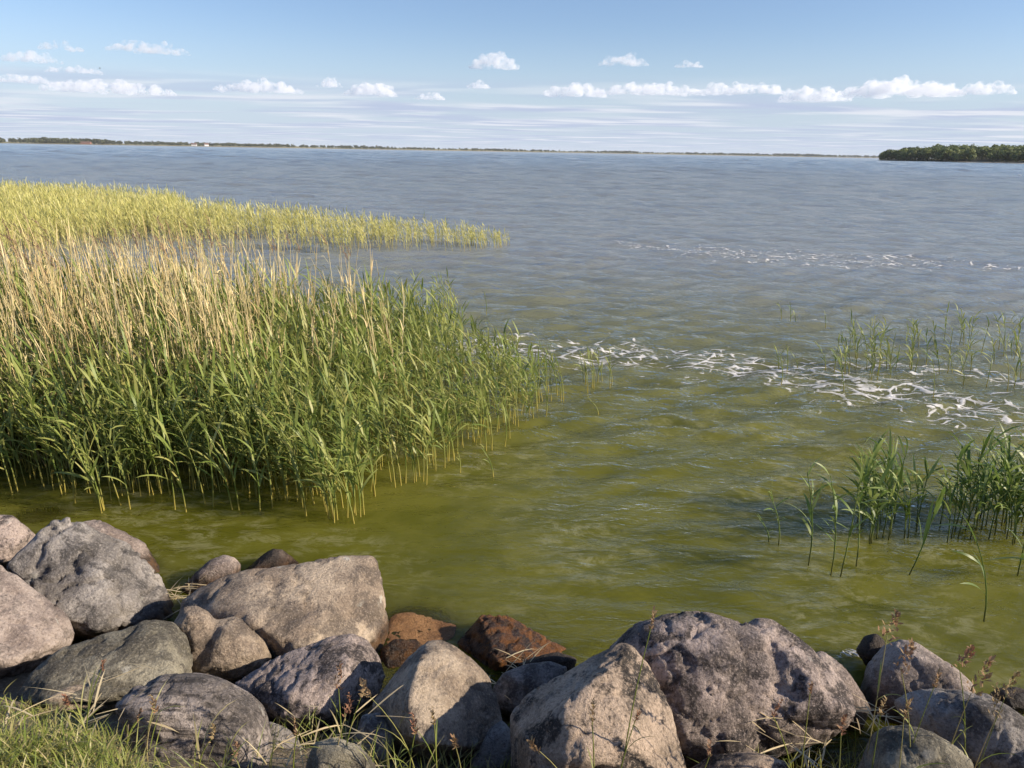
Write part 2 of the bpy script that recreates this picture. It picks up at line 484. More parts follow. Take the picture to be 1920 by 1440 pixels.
def tree_proto(seed, nclump, size, lobes=6):
    """Crown of leaf clumps on several lobes plus a trunk, about 1 unit tall; returns verts, quads, tint, hfrac."""
    r = np.random.default_rng(seed)
    c = np.stack([r.uniform(-0.26, 0.26, lobes), r.uniform(-0.26, 0.26, lobes), r.uniform(0.34, 0.78, lobes)], -1)
    rad = r.uniform(0.17, 0.28, lobes)
    which = r.integers(0, lobes, nclump)
    d = r.normal(size=(nclump, 3)); d /= np.linalg.norm(d, axis=1)[:, None]
    pos = c[which] + d * (rad[which] * r.uniform(0.75, 1.08, nclump))[:, None]
    nrm = d + r.normal(0, 0.45, (nclump, 3)); nrm /= np.linalg.norm(nrm, axis=1)[:, None]
    a = np.cross(nrm, r.normal(size=(nclump, 3))); a /= np.linalg.norm(a, axis=1)[:, None]
    b = np.cross(nrm, a)
    s = size * r.uniform(0.6, 1.4, nclump)[:, None]
    q = np.stack([pos - a * s - b * s * 0.7, pos + a * s - b * s * 0.5, pos + a * s * 0.6 + b * s, pos - a * s * 0.8 + b * s * 0.8], 1)
    v = q.reshape(-1, 3)
    f = np.arange(nclump * 4).reshape(-1, 4)
    tint = np.repeat((which / lobes * 0.35 + r.uniform(0, 0.25, nclump)), 4)
    hf = np.repeat(np.clip(pos[:, 2], 0.3, 1), 4)
    # trunk
    k = 5
    an = np.arange(k) / k * 6.283
    tv = np.concatenate([np.stack([np.cos(an) * rr, np.sin(an) * rr, np.full(k, z)], -1) for rr, z in ((0.035, -0.1), (0.025, 0.3), (0.012, 0.7))])
    tf = np.array([(l * k + i, l * k + (i + 1) % k, (l + 1) * k + (i + 1) % k, (l + 1) * k + i) for l in range(2) for i in range(k)])
    return np.concatenate([v, tv]), np.concatenate([f, tf + len(v)]), np.concatenate([tint, np.zeros(len(tv))]), np.concatenate([hf, np.zeros(len(tv))])


class Bag:
    """Collects transformed copies of prototypes into one mesh."""
    def __init__(self):
        self.v, self.f, self.t, self.h, self.n = [], [], [], [], 0

    def add(self, proto, loc, sx, sz, rz, tint=0.0, lean=(0, 0)):
        v, f, t, h = proto
        c, s = math.cos(rz), math.sin(rz)
        x = (v[:, 0] * c - v[:, 1] * s) * sx; y = (v[:, 0] * s + v[:, 1] * c) * sx; z = v[:, 2] * sz
        x = x + lean[0] * z; y = y + lean[1] * z
        self.v.append(np.stack([x + loc[0], y + loc[1], z + loc[2]], -1))
        self.f.append(f + self.n); self.n += len(v)
        self.t.append((t + tint) % 1.0); self.h.append(h)

    def mesh(self, name):
        return mesh_np(name, np.concatenate(self.v), np.concatenate(self.f), False,
                       {'tint': np.concatenate(self.t), 'hfrac': np.concatenate(self.h)})


M_FIELD = flat_mat('field', (0.20, 0.19, 0.085), (0.34, 0.30, 0.15), 0.004, coord='Object')
M_SAND = flat_mat('shore_sand', (0.14, 0.13, 0.08), (0.38, 0.33, 0.24), 0.006)
M_FOREST = flat_mat('forest_floor', (0.05, 0.06, 0.03), (0.08, 0.085, 0.04), 0.05)

FS_PX = [-500, 0, 300, 600, 900, 1200, 1500, 2300]
FS_D = [2300, 2500, 2700, 3000, 3500, 4300, 5200, 6500]
strip('far_shore', FS_PX, FS_D, [(-15, -0.5), (0, 0.25), (12, 1.6), (120, 3.0), (500, 7.0), (1200, 9.0), (1600, -1)], M_FIELD, 200, 2)
strip('far_beach', FS_PX, FS_D, [(-22, -0.4), (-12, 0.18), (-3, 1.1), (2, 1.1)], M_SAND, 160, 5)

protoF = [tree_proto(100 + k, 70, 0.10) for k in range(6)]
bag = Bag()
for k in range(3200):
    px = rng.uniform(-450, 1720)
    d0 = math.exp(np.interp(px, FS_PX, np.log(FS_D)))
    dens = 0.5 + 0.5 * vnoise(np.array([[px * 0.012, 3.0, 0.5]]), 8)[0]
    wgt = np.interp(px, [-400, 250, 600, 760, 900, 1200, 1700], [1.2, 1.05, 0.75, 0.6, 0.55, 0.8, 0.9])
    if rng.uniform() > wgt * (0.35 + 0.9 * dens):
        continue
    inl = abs(rng.normal(0, 130)) + 15
    u = horizon_dir(px) * (d0 + inl)
    hh = np.interp(px, [-400, 0, 300, 700, 1100, 1700], [15, 14, 13, 11, 13, 15]) * rng.uniform(0.55, 1.1) * (0.7 + 0.5 * dens)
    bag.add(protoF[k % 6], (u[0], u[1], 1.2 + inl * 0.012), hh * rng.uniform(0.9, 1.6), hh, rng.uniform(0, 6.28), rng.uniform(0, 1))
tag(link('far_shore_wood', bag.mesh('far_shore_wood'), M_TREEF), 'low dark line of trees along the far shore of the lake', 'wood', kind='stuff')

# the wooded headland on the right
HL_PX = [1648, 1700, 1800, 1900, 2100, 2500]
HL_D = [980, 930, 900, 880, 830, 760]
strip('headland', HL_PX, HL_D, [(-16, -0.5), (-5, 0.3), (6, 0.9), (40, 4.0), (110, 8.0), (220, 9.0), (330, -1)], M_FOREST, 80, 1)
strip('headland_beach', HL_PX, HL_D, [(-26, -0.4), (-16, 0.12), (-6, 0.6), (5, 0.95)], M_SAND, 60, 3)
protoT = [tree_proto(200 + k, 230, 0.062, 8) for k in range(8)]
bag = Bag()
for k in range(460):
    px = rng.uniform(1652, 2420) if k > 160 else rng.uniform(1652, 1960)
    d0 = np.interp(px, HL_PX, HL_D)
    lim = np.interp(px, [1652, 1700, 1735, 1800], [12, 60, 110, 190])
    inl = rng.uniform(0, 1) ** 1.3 * lim + 3
    u = horizon_dir(px) * (d0 + inl)
    hh = rng.uniform(9.0, 13.0) * np.interp(px, [1652, 1668, 1700], [0.75, 1.0, 1.05])
    gz = np.interp(inl, [0, 6, 40, 110, 220], [0.6, 0.9, 3.4, 6.5, 7.5]) * np.interp(px, [1650, 1760], [0.3, 1.0])
    bag.add(protoT[k % 8], (u[0], u[1], gz - 0.4), hh * rng.uniform(0.85, 1.25), hh, rng.uniform(0, 6.28), rng.uniform(0, 1))
tag(link('headland_wood', bag.mesh('headland_wood'), M_TREE), 'dense dark green broadleaf wood covering the low headland', 'wood', kind='stuff')

def mesh_from_eval(o, name):
    dg = bpy.context.evaluated_depsgraph_get()
    me = bpy.data.meshes.new_from_object(o.evaluated_get(dg))
    me.name = name
    return me


# ------------------------------------------------------------------ cumulus clouds
def cloud_mat():
    mt, t = new_mat('cloud_vapour')
    g = t.n('ShaderNodeNewGeometry').outputs['Position']
    nz = t.noise(g, 0.011, 4, 0.6)
    den = t.ramp(nz, 0.40, 0.68, 0.0, 0.014)
    pv = t.n('ShaderNodeVolumePrincipled', ins={'Color': (0.99, 0.99, 0.99, 1), 'Density': den, 'Anisotropy': 0.1})
    t.link(pv.outputs[0], t.n('ShaderNodeOutputMaterial').inputs['Volume'])
    return mt


M_CLOUD = cloud_mat()
CLOUDS = [
 (45, 130, 120, 152, 'small cloud at far left, second row from the top'), (110, 115, 166, 133, 'small flat cloud high at far left'), (243, 105, 352, 132, 'broad white cloud with a wispy right end, high at left'),
 (28, 160, 95, 181, 'small bright cloud low at the left edge'), (122, 147, 192, 165, 'small cloud above the long grey bank at left'), (130, 164, 306, 194, 'long grey-bottomed cloud bank low at left'),
 (432, 160, 558, 188, 'flat lens-shaped cloud left of centre'), (603, 155, 643, 178, 'little round puff between the lens cloud and a broken one'), (660, 154, 738, 191, 'broken puffy cloud with a ragged top, centre left'), (783, 176, 831, 197, 'little low cloud left of the middle'),
 (888, 107, 966, 147, 'puffy white cloud high in the middle of the sky'), (878, 157, 916, 178, 'little round cloud below the puffy middle one'), (1119, 113, 1197, 143, 'bright compact cloud with a grey left end, right of the middle'), (1258, 131, 1302, 147, 'small wisp of cloud right of the bright compact one'),
 (1025, 158, 1125, 192, 'faint ragged cloud at the left end of the long right-hand bank'), (1128, 160, 1300, 190, 'long white cloud, left section of the right-hand bank'), (1300, 162, 1448, 192, 'white cloud in the middle section of the right-hand bank'), (1462, 172, 1562, 206, 'ragged cloud between the middle and the long section of the right-hand bank'),
 (1556, 162, 1748, 202, 'long white cloud, the brightest section of the right-hand bank'), (1778, 177, 1864, 204, 'low rounded cloud at the right end of the bank'),
]


def build_cloud(i, x0, y0, x1, y1, label):
    r = np.random.default_rng(3000 + i)
    xm = (x0 + x1) / 2
    hz = 283 + (xm - 960) * math.tan(ROLL)
    el = math.atan((hz - y1) / FPX)
    dist = 950.0 / math.tan(el)
    u = horizon_dir(xm)
    side = np.array([u[1], -u[0], 0])
    Wm = (x1 - x0) / FPX * dist * 1.18
    Hm = (y1 - y0) / FPX * dist * 0.88
    n = max(9, int(9 * Wm / Hm))
    bm = bmesh.new()
    for k in range(n):
        t = r.uniform(-0.5, 0.5)
        prof = (1 - (abs(t) * 2) ** 2.2) ** 0.5
        rr = Hm * r.uniform(0.20, 0.36) * (0.45 + 0.55 * prof)
        z = rr * 0.45 + r.uniform(0, 1) * max(0, Hm * prof * r.uniform(0.55, 1.0) - rr * 1.45)
        p = side * t * (Wm - 2 * rr) + u * r.normal(0, 0.18 * Hm + 0.05 * Wm)
        mt = Matrix.Translation((p[0], p[1], z)) @ Matrix.Diagonal((rr * 1.35, rr * 1.35, rr, 1))
        bmesh.ops.create_icosphere(bm, subdivisions=2, radius=1.0, matrix=mt)
    me = bpy.data.meshes.new('cumulus_cloud'); bm.to_mesh(me); bm.free()
    o = bpy.data.objects.new('cumulus_cloud', me); COL.objects.link(o)
    md = o.modifiers.new('r', 'REMESH'); md.mode = 'VOXEL'; md.voxel_size = Hm / 16
    bpy.context.view_layer.update()
    me2 = mesh_from_eval(o, 'cumulus_cloud')
    o.modifiers.clear(); o.data = me2; bpy.data.meshes.remove(me)
    nv = len(me2.vertices)
    co = np.empty(nv * 3, np.float32); me2.vertices.foreach_get('co', co); co = co.reshape(-1, 3).astype(float)
    nr = np.empty(nv * 3, np.float32); me2.vertices.foreach_get('normal', nr); nr = nr.reshape(-1, 3)
    d = Hm * 0.16 * fbm(co / Hm * 3.2 + i * 9.1, 4, 60 + i, 0.6)
    co = co + nr * d[:, None]
    co[:, 2] = np.where(co[:, 2] < 0.05 * Hm, 0.05 * Hm + (co[:, 2] - 0.05 * Hm) * 0.25, co[:, 2])
    me2.vertices.foreach_set('co', co.astype(np.float32).ravel()); me2.update()
    me2.materials.append(M_CLOUD)
    o.location = (u[0] * dist, u[1] * dist, 952.8)
    tag(o, label, 'cloud', 'fair-weather clouds')


for i, c in enumerate(CLOUDS):
    build_cloud(i, *c)

# ------------------------------------------------------------------ boulders
def hull_points(outline, D, front, back, fb=0.30, bulge=0.55):
    o = np.array(outline, float)
    c = o.mean(0)
    cr = ray(*c)
    area = 0.5 * abs(np.dot(o[:, 0], np.roll(o[:, 1], 1)) - np.dot(o[:, 1], np.roll(o[:, 0], 1)))
    size = math.sqrt(area) / FPX * D
    pts = []

    def plane(p, off):
        d = ray(*p)
        return CAM + d * ((D - off) / np.dot(d, cr))
    for p in o:
        pts.append(plane(p, 0))
        pts.append(plane(c + (p - c) * 0.90, -back * size * 0.55))
        pts.append(plane(c + (p - c) * 0.62, -back * size))
        if front is None:
            j = 0.5 + 0.85 * random.random()
            pts.append(plane(c + (p - c) * (0.80 + 0.14 * random.random()), fb * size * 0.5 * j))
            pts.append(plane(c + (p - c) * bulge * (0.7 + 0.5 * random.random()), fb * size * (0.55 + 0.6 * random.random())))
    for p in front or []:
        pts.append(plane(p[:2], p[2]))
    return pts, size


def build_rock(label, hulls, mat, Yc, group='boulders of the shore', front=None, back=0.55, fb=0.30, smooth=4, rough=0.9, name='boulder', seed=0, grow=1.03, flat=None):
    if isinstance(hulls[0][0], (int, float)):
        hulls = [hulls]
    bm = bmesh.new()
    allp = []
    size = 0
    for hi, h in enumerate(hulls):
        c = np.array(h, float).mean(0)
        D = Yc / ray(*c)[1]
        fr = front[hi] if (front and isinstance(front[0], list)) else (front if hi == 0 else None)
        pts, s = hull_points(h, D, fr, back, fb)
        if flat is not None:                      # a flat-topped rock lying just awash
            cc = np.array(h, float).mean(0)
            pts = []
            for p in np.array(h, float):
                pts += [on_z(*p, flat - 0.05), on_z(*(cc + (p - cc) * 0.72), flat), on_z(*(cc + (p - cc) * 0.9), -0.30)]
        size = max(size, s)
        allp.append(np.array(pts))
    cen = np.concatenate(allp).mean(0)
    for pts in allp:
        vs = [bm.verts.new(p - cen) for p in pts]
        r = bmesh.ops.convex_hull(bm, input=vs)
        junk = list({e for e in r['geom_interior'] + r['geom_unused'] if isinstance(e, bmesh.types.BMVert)})
        bmesh.ops.delete(bm, geom=junk, context='VERTS')
    me = bpy.data.meshes.new(name); bm.to_mesh(me); bm.free()
    o = bpy.data.objects.new(name, me); COL.objects.link(o)
    vs = max(0.011, size / 46)
    md = o.modifiers.new('r', 'REMESH'); md.mode = 'VOXEL'; md.voxel_size = vs
    md = o.modifiers.new('s', 'SMOOTH'); md.factor = 0.6; md.iterations = smooth
    bpy.context.view_layer.update()
    me2 = mesh_from_eval(o, name)
    o.modifiers.clear(); o.data = me2
    bpy.data.meshes.remove(me)
    n = len(me2.vertices)
    co = np.empty(n * 3, np.float32); me2.vertices.foreach_get('co', co)
    nr = np.empty(n * 3, np.float32); me2.vertices.foreach_get('normal', nr)
    co = co.reshape(-1, 3).astype(float) * grow; nr = nr.reshape(-1, 3)
    sd = seed * 13 + 5
    q = co + 31.7 * seed
    d = 0.030 * size * fbm(q / size * 2.4, 2, sd)
    rid = 1 - np.abs(fbm(q / size * 4.5, 3, sd + 20)) * 2
    d = d - 0.050 * size * np.clip(rid - 0.80, 0, 1) * 2.2          # cracks and scars
    d = d + 0.0075 * size * fbm(q / size * 8, 5, sd + 40, 0.62)
    pit = fbm(q * 26, 3, sd + 60)
    d = d - 0.007 * np.clip(pit - 0.16, 0, 1) * 2
    co = co + nr * (d * rough)[:, None]
    me2.vertices.foreach_set('co', co.astype(np.float32).ravel())
    me2.polygons.foreach_set('use_smooth', np.ones(len(me2.polygons), bool))
    me2.update()
    me2.materials.append(mat)
    o.location = cen
    tag(o, label, 'boulder', group)
    return o


ROCKS = [
 dict(label='pinkish grey boulder at the left edge, lapped by water behind the big grey one', hulls=[(-90, 1000), (-40, 968), (0, 964), (23, 966), (42, 979), (69, 1002), (60, 1040), (20, 1075), (-60, 1080)], mat=M_MAUVE, Yc=4.75),
 dict(label='large pitted grey boulder with a blunt peak, upper left of the pile', hulls=[(12, 1061), (66, 1010), (102, 976), (128, 971), (170, 988), (233, 1017), (293, 1073), (314, 1110), (330, 1167), (285, 1195), (193, 1215), (130, 1215), (50, 1130)], mat=M_GREY, Yc=4.15,
      front=[(120, 1010, 0.05), (95, 1075, 0.14), (190, 1060, 0.20), (250, 1120, 0.25), (180, 1180, 0.34), (290, 1160, 0.2), (110, 1150, 0.25)], rough=1.8),
 dict(label='low brown boulder half in the water behind the big grey one', hulls=[(148, 985), (160, 977), (187, 975), (231, 996), (271, 1019), (290, 1055), (320, 1086), (280, 1100), (180, 1040)], mat=M_PINK, Yc=4.75, back=0.4),
 dict(label='pink lichen-spotted boulder cut off by the left edge', hulls=[(-130, 1080), (-60, 1050), (0, 1063), (46, 1092), (92, 1123), (128, 1150), (144, 1187), (136, 1212), (96, 1228), (39, 1270), (0, 1298), (-130, 1290)], mat=M_PINK, Yc=3.6,
      front=[(-60, 1090, 0.05), (30, 1120, 0.12), (100, 1165, 0.14), (105, 1205, 0.20), (20, 1240, 0.34), (-80, 1230, 0.36)]),
 dict(label='olive grey wedge of a boulder below the big grey one', hulls=[(27, 1312), (58, 1266), (116, 1217), (193, 1196), (277, 1162), (322, 1169), (345, 1194), (357, 1233), (356, 1285), (290, 1330), (150, 1345)], mat=M_OLIVE, Yc=3.2,
      front=[(190, 1215, 0.05), (270, 1185, 0.10), (110, 1280, 0.13), (220, 1245, 0.22), (310, 1220, 0.20), (325, 1275, 0.30), (200, 1310, 0.32), (90, 1320, 0.22)]),
 dict(label='small pale flat slab sticking out under the olive wedge', hulls=[(85, 1310), (130, 1288), (200, 1276), (275, 1272), (285, 1290), (240, 1325), (150, 1340), (90, 1335)], mat=M_TAN, Yc=2.95, back=0.4, fb=0.2),
 dict(label='heart-shaped tan boulder wedged in the middle of the left pile', hulls=[[(326, 1172), (345, 1140), (370, 1135), (392, 1146), (425, 1190), (420, 1262), (362, 1266), (350, 1220)], [(392, 1172), (412, 1160), (440, 1156), (468, 1168), (499, 1200), (511, 1233), (495, 1250), (440, 1276), (400, 1270), (362, 1262), (380, 1210)]], mat=M_TAN, Yc=3.5, smooth=8, fb=0.34),
 dict(label='big flat-topped tan boulder with a steep face at the waterline', hulls=[(335, 1160), (345, 1124), (376, 1101), (462, 1069), (578, 1050), (636, 1039), (696, 1039), (711, 1050), (717, 1079), (729, 1171), (723, 1220), (711, 1262), (600, 1290), (420, 1250)], mat=M_TAN, Yc=4.0, smooth=6,
      front=[(375, 1135, 0.10), (462, 1112, 0.20), (560, 1098, 0.20), (690, 1060, 0.05), (470, 1165, 0.40), (560, 1205, 0.46), (660, 1100, 0.17), (690, 1200, 0.24), (620, 1260, 0.45)]),
 dict(label='small reddish round boulder behind the flat-topped one', hulls=[(340, 1105), (364, 1075), (393, 1051), (420, 1041), (440, 1045), (451, 1059), (452, 1090), (420, 1120), (360, 1125)], mat=M_PINK, Yc=4.55),
 dict(label='small dark wet boulder peeping out of the water behind the flat-topped one', hulls=[(448, 1080), (482, 1052), (497, 1036), (513, 1028), (529, 1031), (560, 1055), (555, 1085), (480, 1095)], mat=M_DARK, Yc=4.7),
 dict(label='grey wedge boulder with a brown broken front, below the flat-topped one', hulls=[(441, 1281), (501, 1244), (578, 1208), (617, 1194), (657, 1190), (688, 1204), (707, 1233), (719, 1268), (703, 1312), (648, 1368), (586, 1388), (540, 1395), (500, 1350), (480, 1315)], mat=M_MAUVE, Yc=3.2,
      front=[(515, 1275, 0.10), (610, 1222, 0.12), (680, 1225, 0.08), (545, 1300, 0.28), (640, 1262, 0.26), (600, 1340, 0.32), (530, 1345, 0.26), (690, 1290, 0.10)]),
 dict(label='rounded streaky boulder in the grass at the bottom left', hulls=[(216, 1326), (251, 1295), (308, 1270), (370, 1265), (426, 1273), (464, 1297), (491, 1325), (503, 1364), (514, 1445), (480, 1500), (300, 1500), (250, 1420)], mat=M_STRIPE, Yc=2.62, fb=0.36),
 dict(label='small round stone in the grass at the bottom, between two larger ones', hulls=[(572, 1450), (588, 1391), (632, 1383), (674, 1397), (707, 1437), (700, 1480), (600, 1485)], mat=M_OLIVE, Yc=2.30, name='stone'),
 dict(label='tan boulder with a rounded peak, left of the pyramid-shaped one', hulls=[(700, 1318), (731, 1277), (766, 1233), (802, 1204), (828, 1201), (860, 1215), (896, 1249), (917, 1270), (931, 1312), (945, 1366), (931, 1412), (802, 1425), (711, 1370)], mat=M_TAN, Yc=3.0, smooth=6,
      front=[(812, 1220, 0.10), (784, 1250, 0.20), (765, 1320, 0.30), (850, 1262, 0.15), (790, 1390, 0.36), (890, 1330, 0.14), (870, 1400, 0.22)]),
 dict(label='wet orange-brown boulder with algae standing in the shallows', hulls=[(856, 1208), (888, 1174), (904, 1158), (950, 1152), (981, 1169), (1016, 1195), (1081, 1227), (1075, 1260), (1000, 1300), (915, 1300), (873, 1250)], mat=M_WET, Yc=3.92, smooth=4, back=0.45,
      front=[(905, 1185, 0.06), (955, 1175, 0.06), (935, 1240, 0.26), (985, 1225, 0.2), (1040, 1245, 0.16)], rough=1.5),
 dict(label='orange-brown rock just awash between the flat-topped boulder and the wet one', hulls=[(700, 1210), (720, 1146), (766, 1137), (819, 1151), (874, 1171), (868, 1199), (820, 1225), (740, 1235)], mat=M_SUNK, Yc=4.36, flat=0.003, rough=0.5, name='sunken_boulder'),
 dict(label='reddish-brown wet rock at the waterline right of the flat-topped boulder', hulls=[(708, 1270), (715, 1215), (740, 1198), (780, 1198), (800, 1220), (770, 1262), (730, 1290)], mat=M_DARK, Yc=3.8, back=0.4),
 dict(label='rust-red rock seen under water beneath the reeds at far left', hulls=[(20, 990), (40, 968), (62, 960), (100, 960), (118, 975), (95, 995), (50, 1000)], mat=M_SUNK, Yc=5.72, flat=-0.03, rough=0.5, name='sunken_boulder'),
 dict(label='small dark grey stone draped with dead stalks in the central gap', hulls=[(923, 1292), (945, 1262), (985, 1245), (1030, 1238), (1064, 1250), (1062, 1275), (1020, 1310), (965, 1345), (930, 1335)], mat=M_GREY, Yc=3.35),
 dict(label='stone lip coloured black for the shade beneath the wet orange-brown boulder', hulls=[(968, 1246), (1008, 1229), (1045, 1222), (1083, 1234), (1075, 1262), (1010, 1275)], mat=M_DARK, Yc=3.6, back=0.4),  # dark colour stands in for the shaded underside of the boulder above
 dict(label='pyramid-shaped boulder with black lichen patches, centre foreground', hulls=[(959, 1336), (989, 1304), (1060, 1261), (1113, 1229), (1165, 1208), (1186, 1213), (1215, 1250), (1236, 1291), (1257, 1334), (1278, 1401), (1296, 1470), (1250, 1520), (1020, 1520), (964, 1460), (957, 1375)], mat=M_LICH, Yc=2.66, smooth=5,
      front=[(1170, 1226, 0.10), (1130, 1268, 0.24), (1055, 1325, 0.30), (985, 1385, 0.24), (1200, 1300, 0.14), (1180, 1380, 0.27), (1090, 1420, 0.34), (1225, 1450, 0.22), (1010, 1455, 0.26)]),
 dict(label='largest boulder, rough mauve granite with a saddle-shaped top', hulls=[[(1143, 1212), (1198, 1169), (1262, 1151), (1316, 1147), (1358, 1164), (1420, 1230), (1440, 1330), (1400, 1440), (1280, 1450), (1190, 1380)], [(1370, 1200), (1392, 1180), (1415, 1162), (1446, 1165), (1470, 1190), (1478, 1210), (1515, 1220), (1554, 1254), (1582, 1283), (1604, 1320), (1608, 1342), (1588, 1365), (1555, 1388), (1470, 1415), (1382, 1435), (1330, 1350)], [(1262, 1180), (1330, 1158), (1388, 1178), (1440, 1185), (1480, 1330), (1400, 1400), (1280, 1380)]], mat=M_MAUVE, Yc=3.1, smooth=6, rough=1.2, fb=0.30),
 dict(label='brownish boulder tucked behind the right flank of the largest one', hulls=[(1500, 1230), (1541, 1220), (1571, 1242), (1596, 1270), (1617, 1302), (1632, 1329), (1614, 1365), (1560, 1370), (1500, 1300)], mat=M_PINK, Yc=3.42, back=0.45),
 dict(label='small black wet rock at the waterline, touching the round boulder on the right', hulls=[(1604, 1218), (1621, 1192), (1644, 1187), (1660, 1204), (1658, 1240), (1622, 1250)], mat=M_DARK, Yc=3.8),
 dict(label='smooth round brownish boulder at the waterline on the right', hulls=[(1614, 1300), (1628, 1249), (1656, 1213), (1686, 1201), (1716, 1204), (1756, 1229), (1795, 1254), (1824, 1281), (1830, 1310), (1771, 1350), (1690, 1370), (1625, 1350)], mat=M_PINK, Yc=3.5, fb=0.36, rough=0.7),
 dict(label='long dark boulder filling the lower right corner', hulls=[(1676, 1316), (1709, 1297), (1760, 1292), (1807, 1298), (1850, 1303), (1897, 1330), (1965, 1382), (1975, 1460), (1842, 1470), (1770, 1430), (1710, 1375)], mat=M_GREY, Yc=2.95, fb=0.25),
 dict(label='lichened boulder half hidden by weeds at the bottom right', hulls=[(1606, 1450), (1633, 1380), (1658, 1361), (1697, 1357), (1745, 1371), (1787, 1396), (1823, 1425), (1840, 1480), (1640, 1500)], mat=M_OLIVE, Yc=2.5, fb=0.34),
 dict(label='low dark rock with water splashing on it at the right edge', hulls=[(1846, 1306), (1870, 1290), (1900, 1286), (1950, 1300), (1960, 1330), (1900, 1345), (1860, 1335)], mat=M_DARK, Yc=3.4, back=0.35),
 dict(label='flat pale stone lying in the grass at the bottom left corner', hulls=[(10, 1412), (60, 1390), (130, 1392), (200, 1408), (225, 1440), (160, 1470), (30, 1465)], mat=M_PINK, Yc=2.2, back=0.35, fb=0.12, name='stone'),
 dict(label='shadowed stone deep in the gap right of the grey wedge', hulls=[(660, 1400), (680, 1340), (715, 1335), (740, 1380), (730, 1430), (680, 1440)], mat=M_GREY, Yc=2.75, name='stone'),
 dict(label='shadowed stone deep in the gap left of the pyramid-shaped boulder', hulls=[(880, 1440), (900, 1375), (940, 1350), (975, 1380), (985, 1440), (930, 1480)], mat=M_GREY, Yc=2.8, name='stone'),
 dict(label='shadowed stone under the near edge of the largest boulder', hulls=[(1280, 1450), (1330, 1415), (1420, 1410), (1480, 1430), (1470, 1490), (1320, 1500)], mat=M_LICH, Yc=2.62, name='stone'),
 dict(label='shadowed stone between the streaky boulder and the grey wedge', hulls=[(490, 1400), (505, 1350), (545, 1370), (575, 1410), (560, 1460), (510, 1470)], mat=M_GREY, Yc=2.7, name='stone'),
]
for k, rk in enumerate(ROCKS):
    build_rock(seed=k, **rk)

# ------------------------------------------------------------------ reeds
def leaf_strip(r, length, width, elev, droop, nseg=6, twist=0.5, fold=0.0):
    """A reed leaf leaving the origin along +X: verts (n,3), quads, hfrac."""
    t = np.linspace(0, 1, nseg + 1)
    ang = elev - droop * t ** 1.4
    ds = length / nseg
    x = np.concatenate([[0], np.cumsum(np.cos(ang[:-1]) * ds)])
    z = np.concatenate([[0], np.cumsum(np.sin(ang[:-1]) * ds)])
    wd = width * np.interp(t, [0, 0.15, 0.45, 0.8, 1], [0.45, 0.9, 1.0, 0.55, 0.03]) * 0.5
    tw = twist * t
    ny, nz = np.cos(tw), np.sin(tw)
    c = np.stack([x, np.zeros_like(x), z], -1)
    o = np.stack([-np.sin(ang) * nz * wd, ny * wd, np.cos(ang) * nz * wd], -1)
    v = np.concatenate([c - o, c + o])
    n = nseg + 1
    f = np.array([(i, i + 1, n + i + 1, n + i) for i in range(nseg)])
    return v, f


def stem_tube(h, r0, r1, bend, nseg=5, k=4, z0=-0.35):
    zz = np.concatenate([[z0], np.linspace(0, h, nseg)])
    V = []
    for z in zz:
        t = max(z, 0) / h
        rr = r0 + (r1 - r0) * t
        for i in range(k):
            a = i / k * 6.283
            V.append((bend[0] * t * t + rr * math.cos(a), bend[1] * t * t + rr * math.sin(a), z))
    n = len(zz)
    F = [(l * k + i, l * k + (i + 1) % k, (l + 1) * k + (i + 1) % k, (l + 1) * k + i) for l in range(n - 1) for i in range(k)]
    return np.array(V), np.array(F)


def rotz(v, a):
    c, s = math.cos(a), math.sin(a)
    return np.stack([v[:, 0] * c - v[:, 1] * s, v[:, 0] * s + v[:, 1] * c, v[:, 2]], -1)


def wind_az(r):
    """Leaves stream mostly towards -X (wind from the right)."""
    return math.pi + r.normal(0, 1.0) if r.uniform() < 0.55 else r.uniform(0, 6.283)


def reed_spec(r, h, nleaf, ll=(0.18, 0.33), lw=(0.014, 0.024)):
    bend = (r.normal(-0.07, 0.06) * h, r.normal(0, 0.05) * h)
    leaves = []
    for i in range(nleaf):
        f = 0.25 + 0.75 * (i + r.uniform(0, 0.8)) / nleaf
        f = min(f, 1.0)
        L = r.uniform(*ll) * (0.75 + 0.25 * h)
        leaves.append(dict(f=f, L=L, W=r.uniform(*lw), el=R(r.uniform(42, 76)) + (0.2 if f > 0.9 else 0), dr=r.uniform(0.3, 1.7) * (0.6 if f > 0.85 else 1), az=wind_az(r), tw=r.uniform(-1.0, 1.0)))
    return bend, leaves


def reed_proto(seed, h=1.0, nleaf=9, nseg=5, ll=(0.18, 0.33), lw=(0.014, 0.024), stem_r=0.0048, k=3):
    r = np.random.default_rng(seed)
    bend, leaves = reed_spec(r, h, nleaf, ll, lw)
    sv, sf = stem_tube(h, stem_r, stem_r * 0.5, bend, 4, k)
    V, F, T, H, n = [sv], [sf], [np.full(len(sv), 0.15)], [np.clip(sv[:, 2] / h, 0, 1)], len(sv)
    for lf in leaves:
        v, f = leaf_strip(r, lf['L'], lf['W'], lf['el'], lf['dr'], nseg, lf['tw'])
        v = rotz(v, lf['az'])
        base = np.array([bend[0] * lf['f'] ** 2, bend[1] * lf['f'] ** 2, lf['f'] * h])
        V.append(v + base); F.append(f + n); n += len(v)
        T.append(np.full(len(v), r.uniform(0, 0.3))); H.append(np.full(len(v), np.clip(lf['f'], 0.05, 1)))
    return np.concatenate(V), np.concatenate(F), np.concatenate(T), np.concatenate(H)


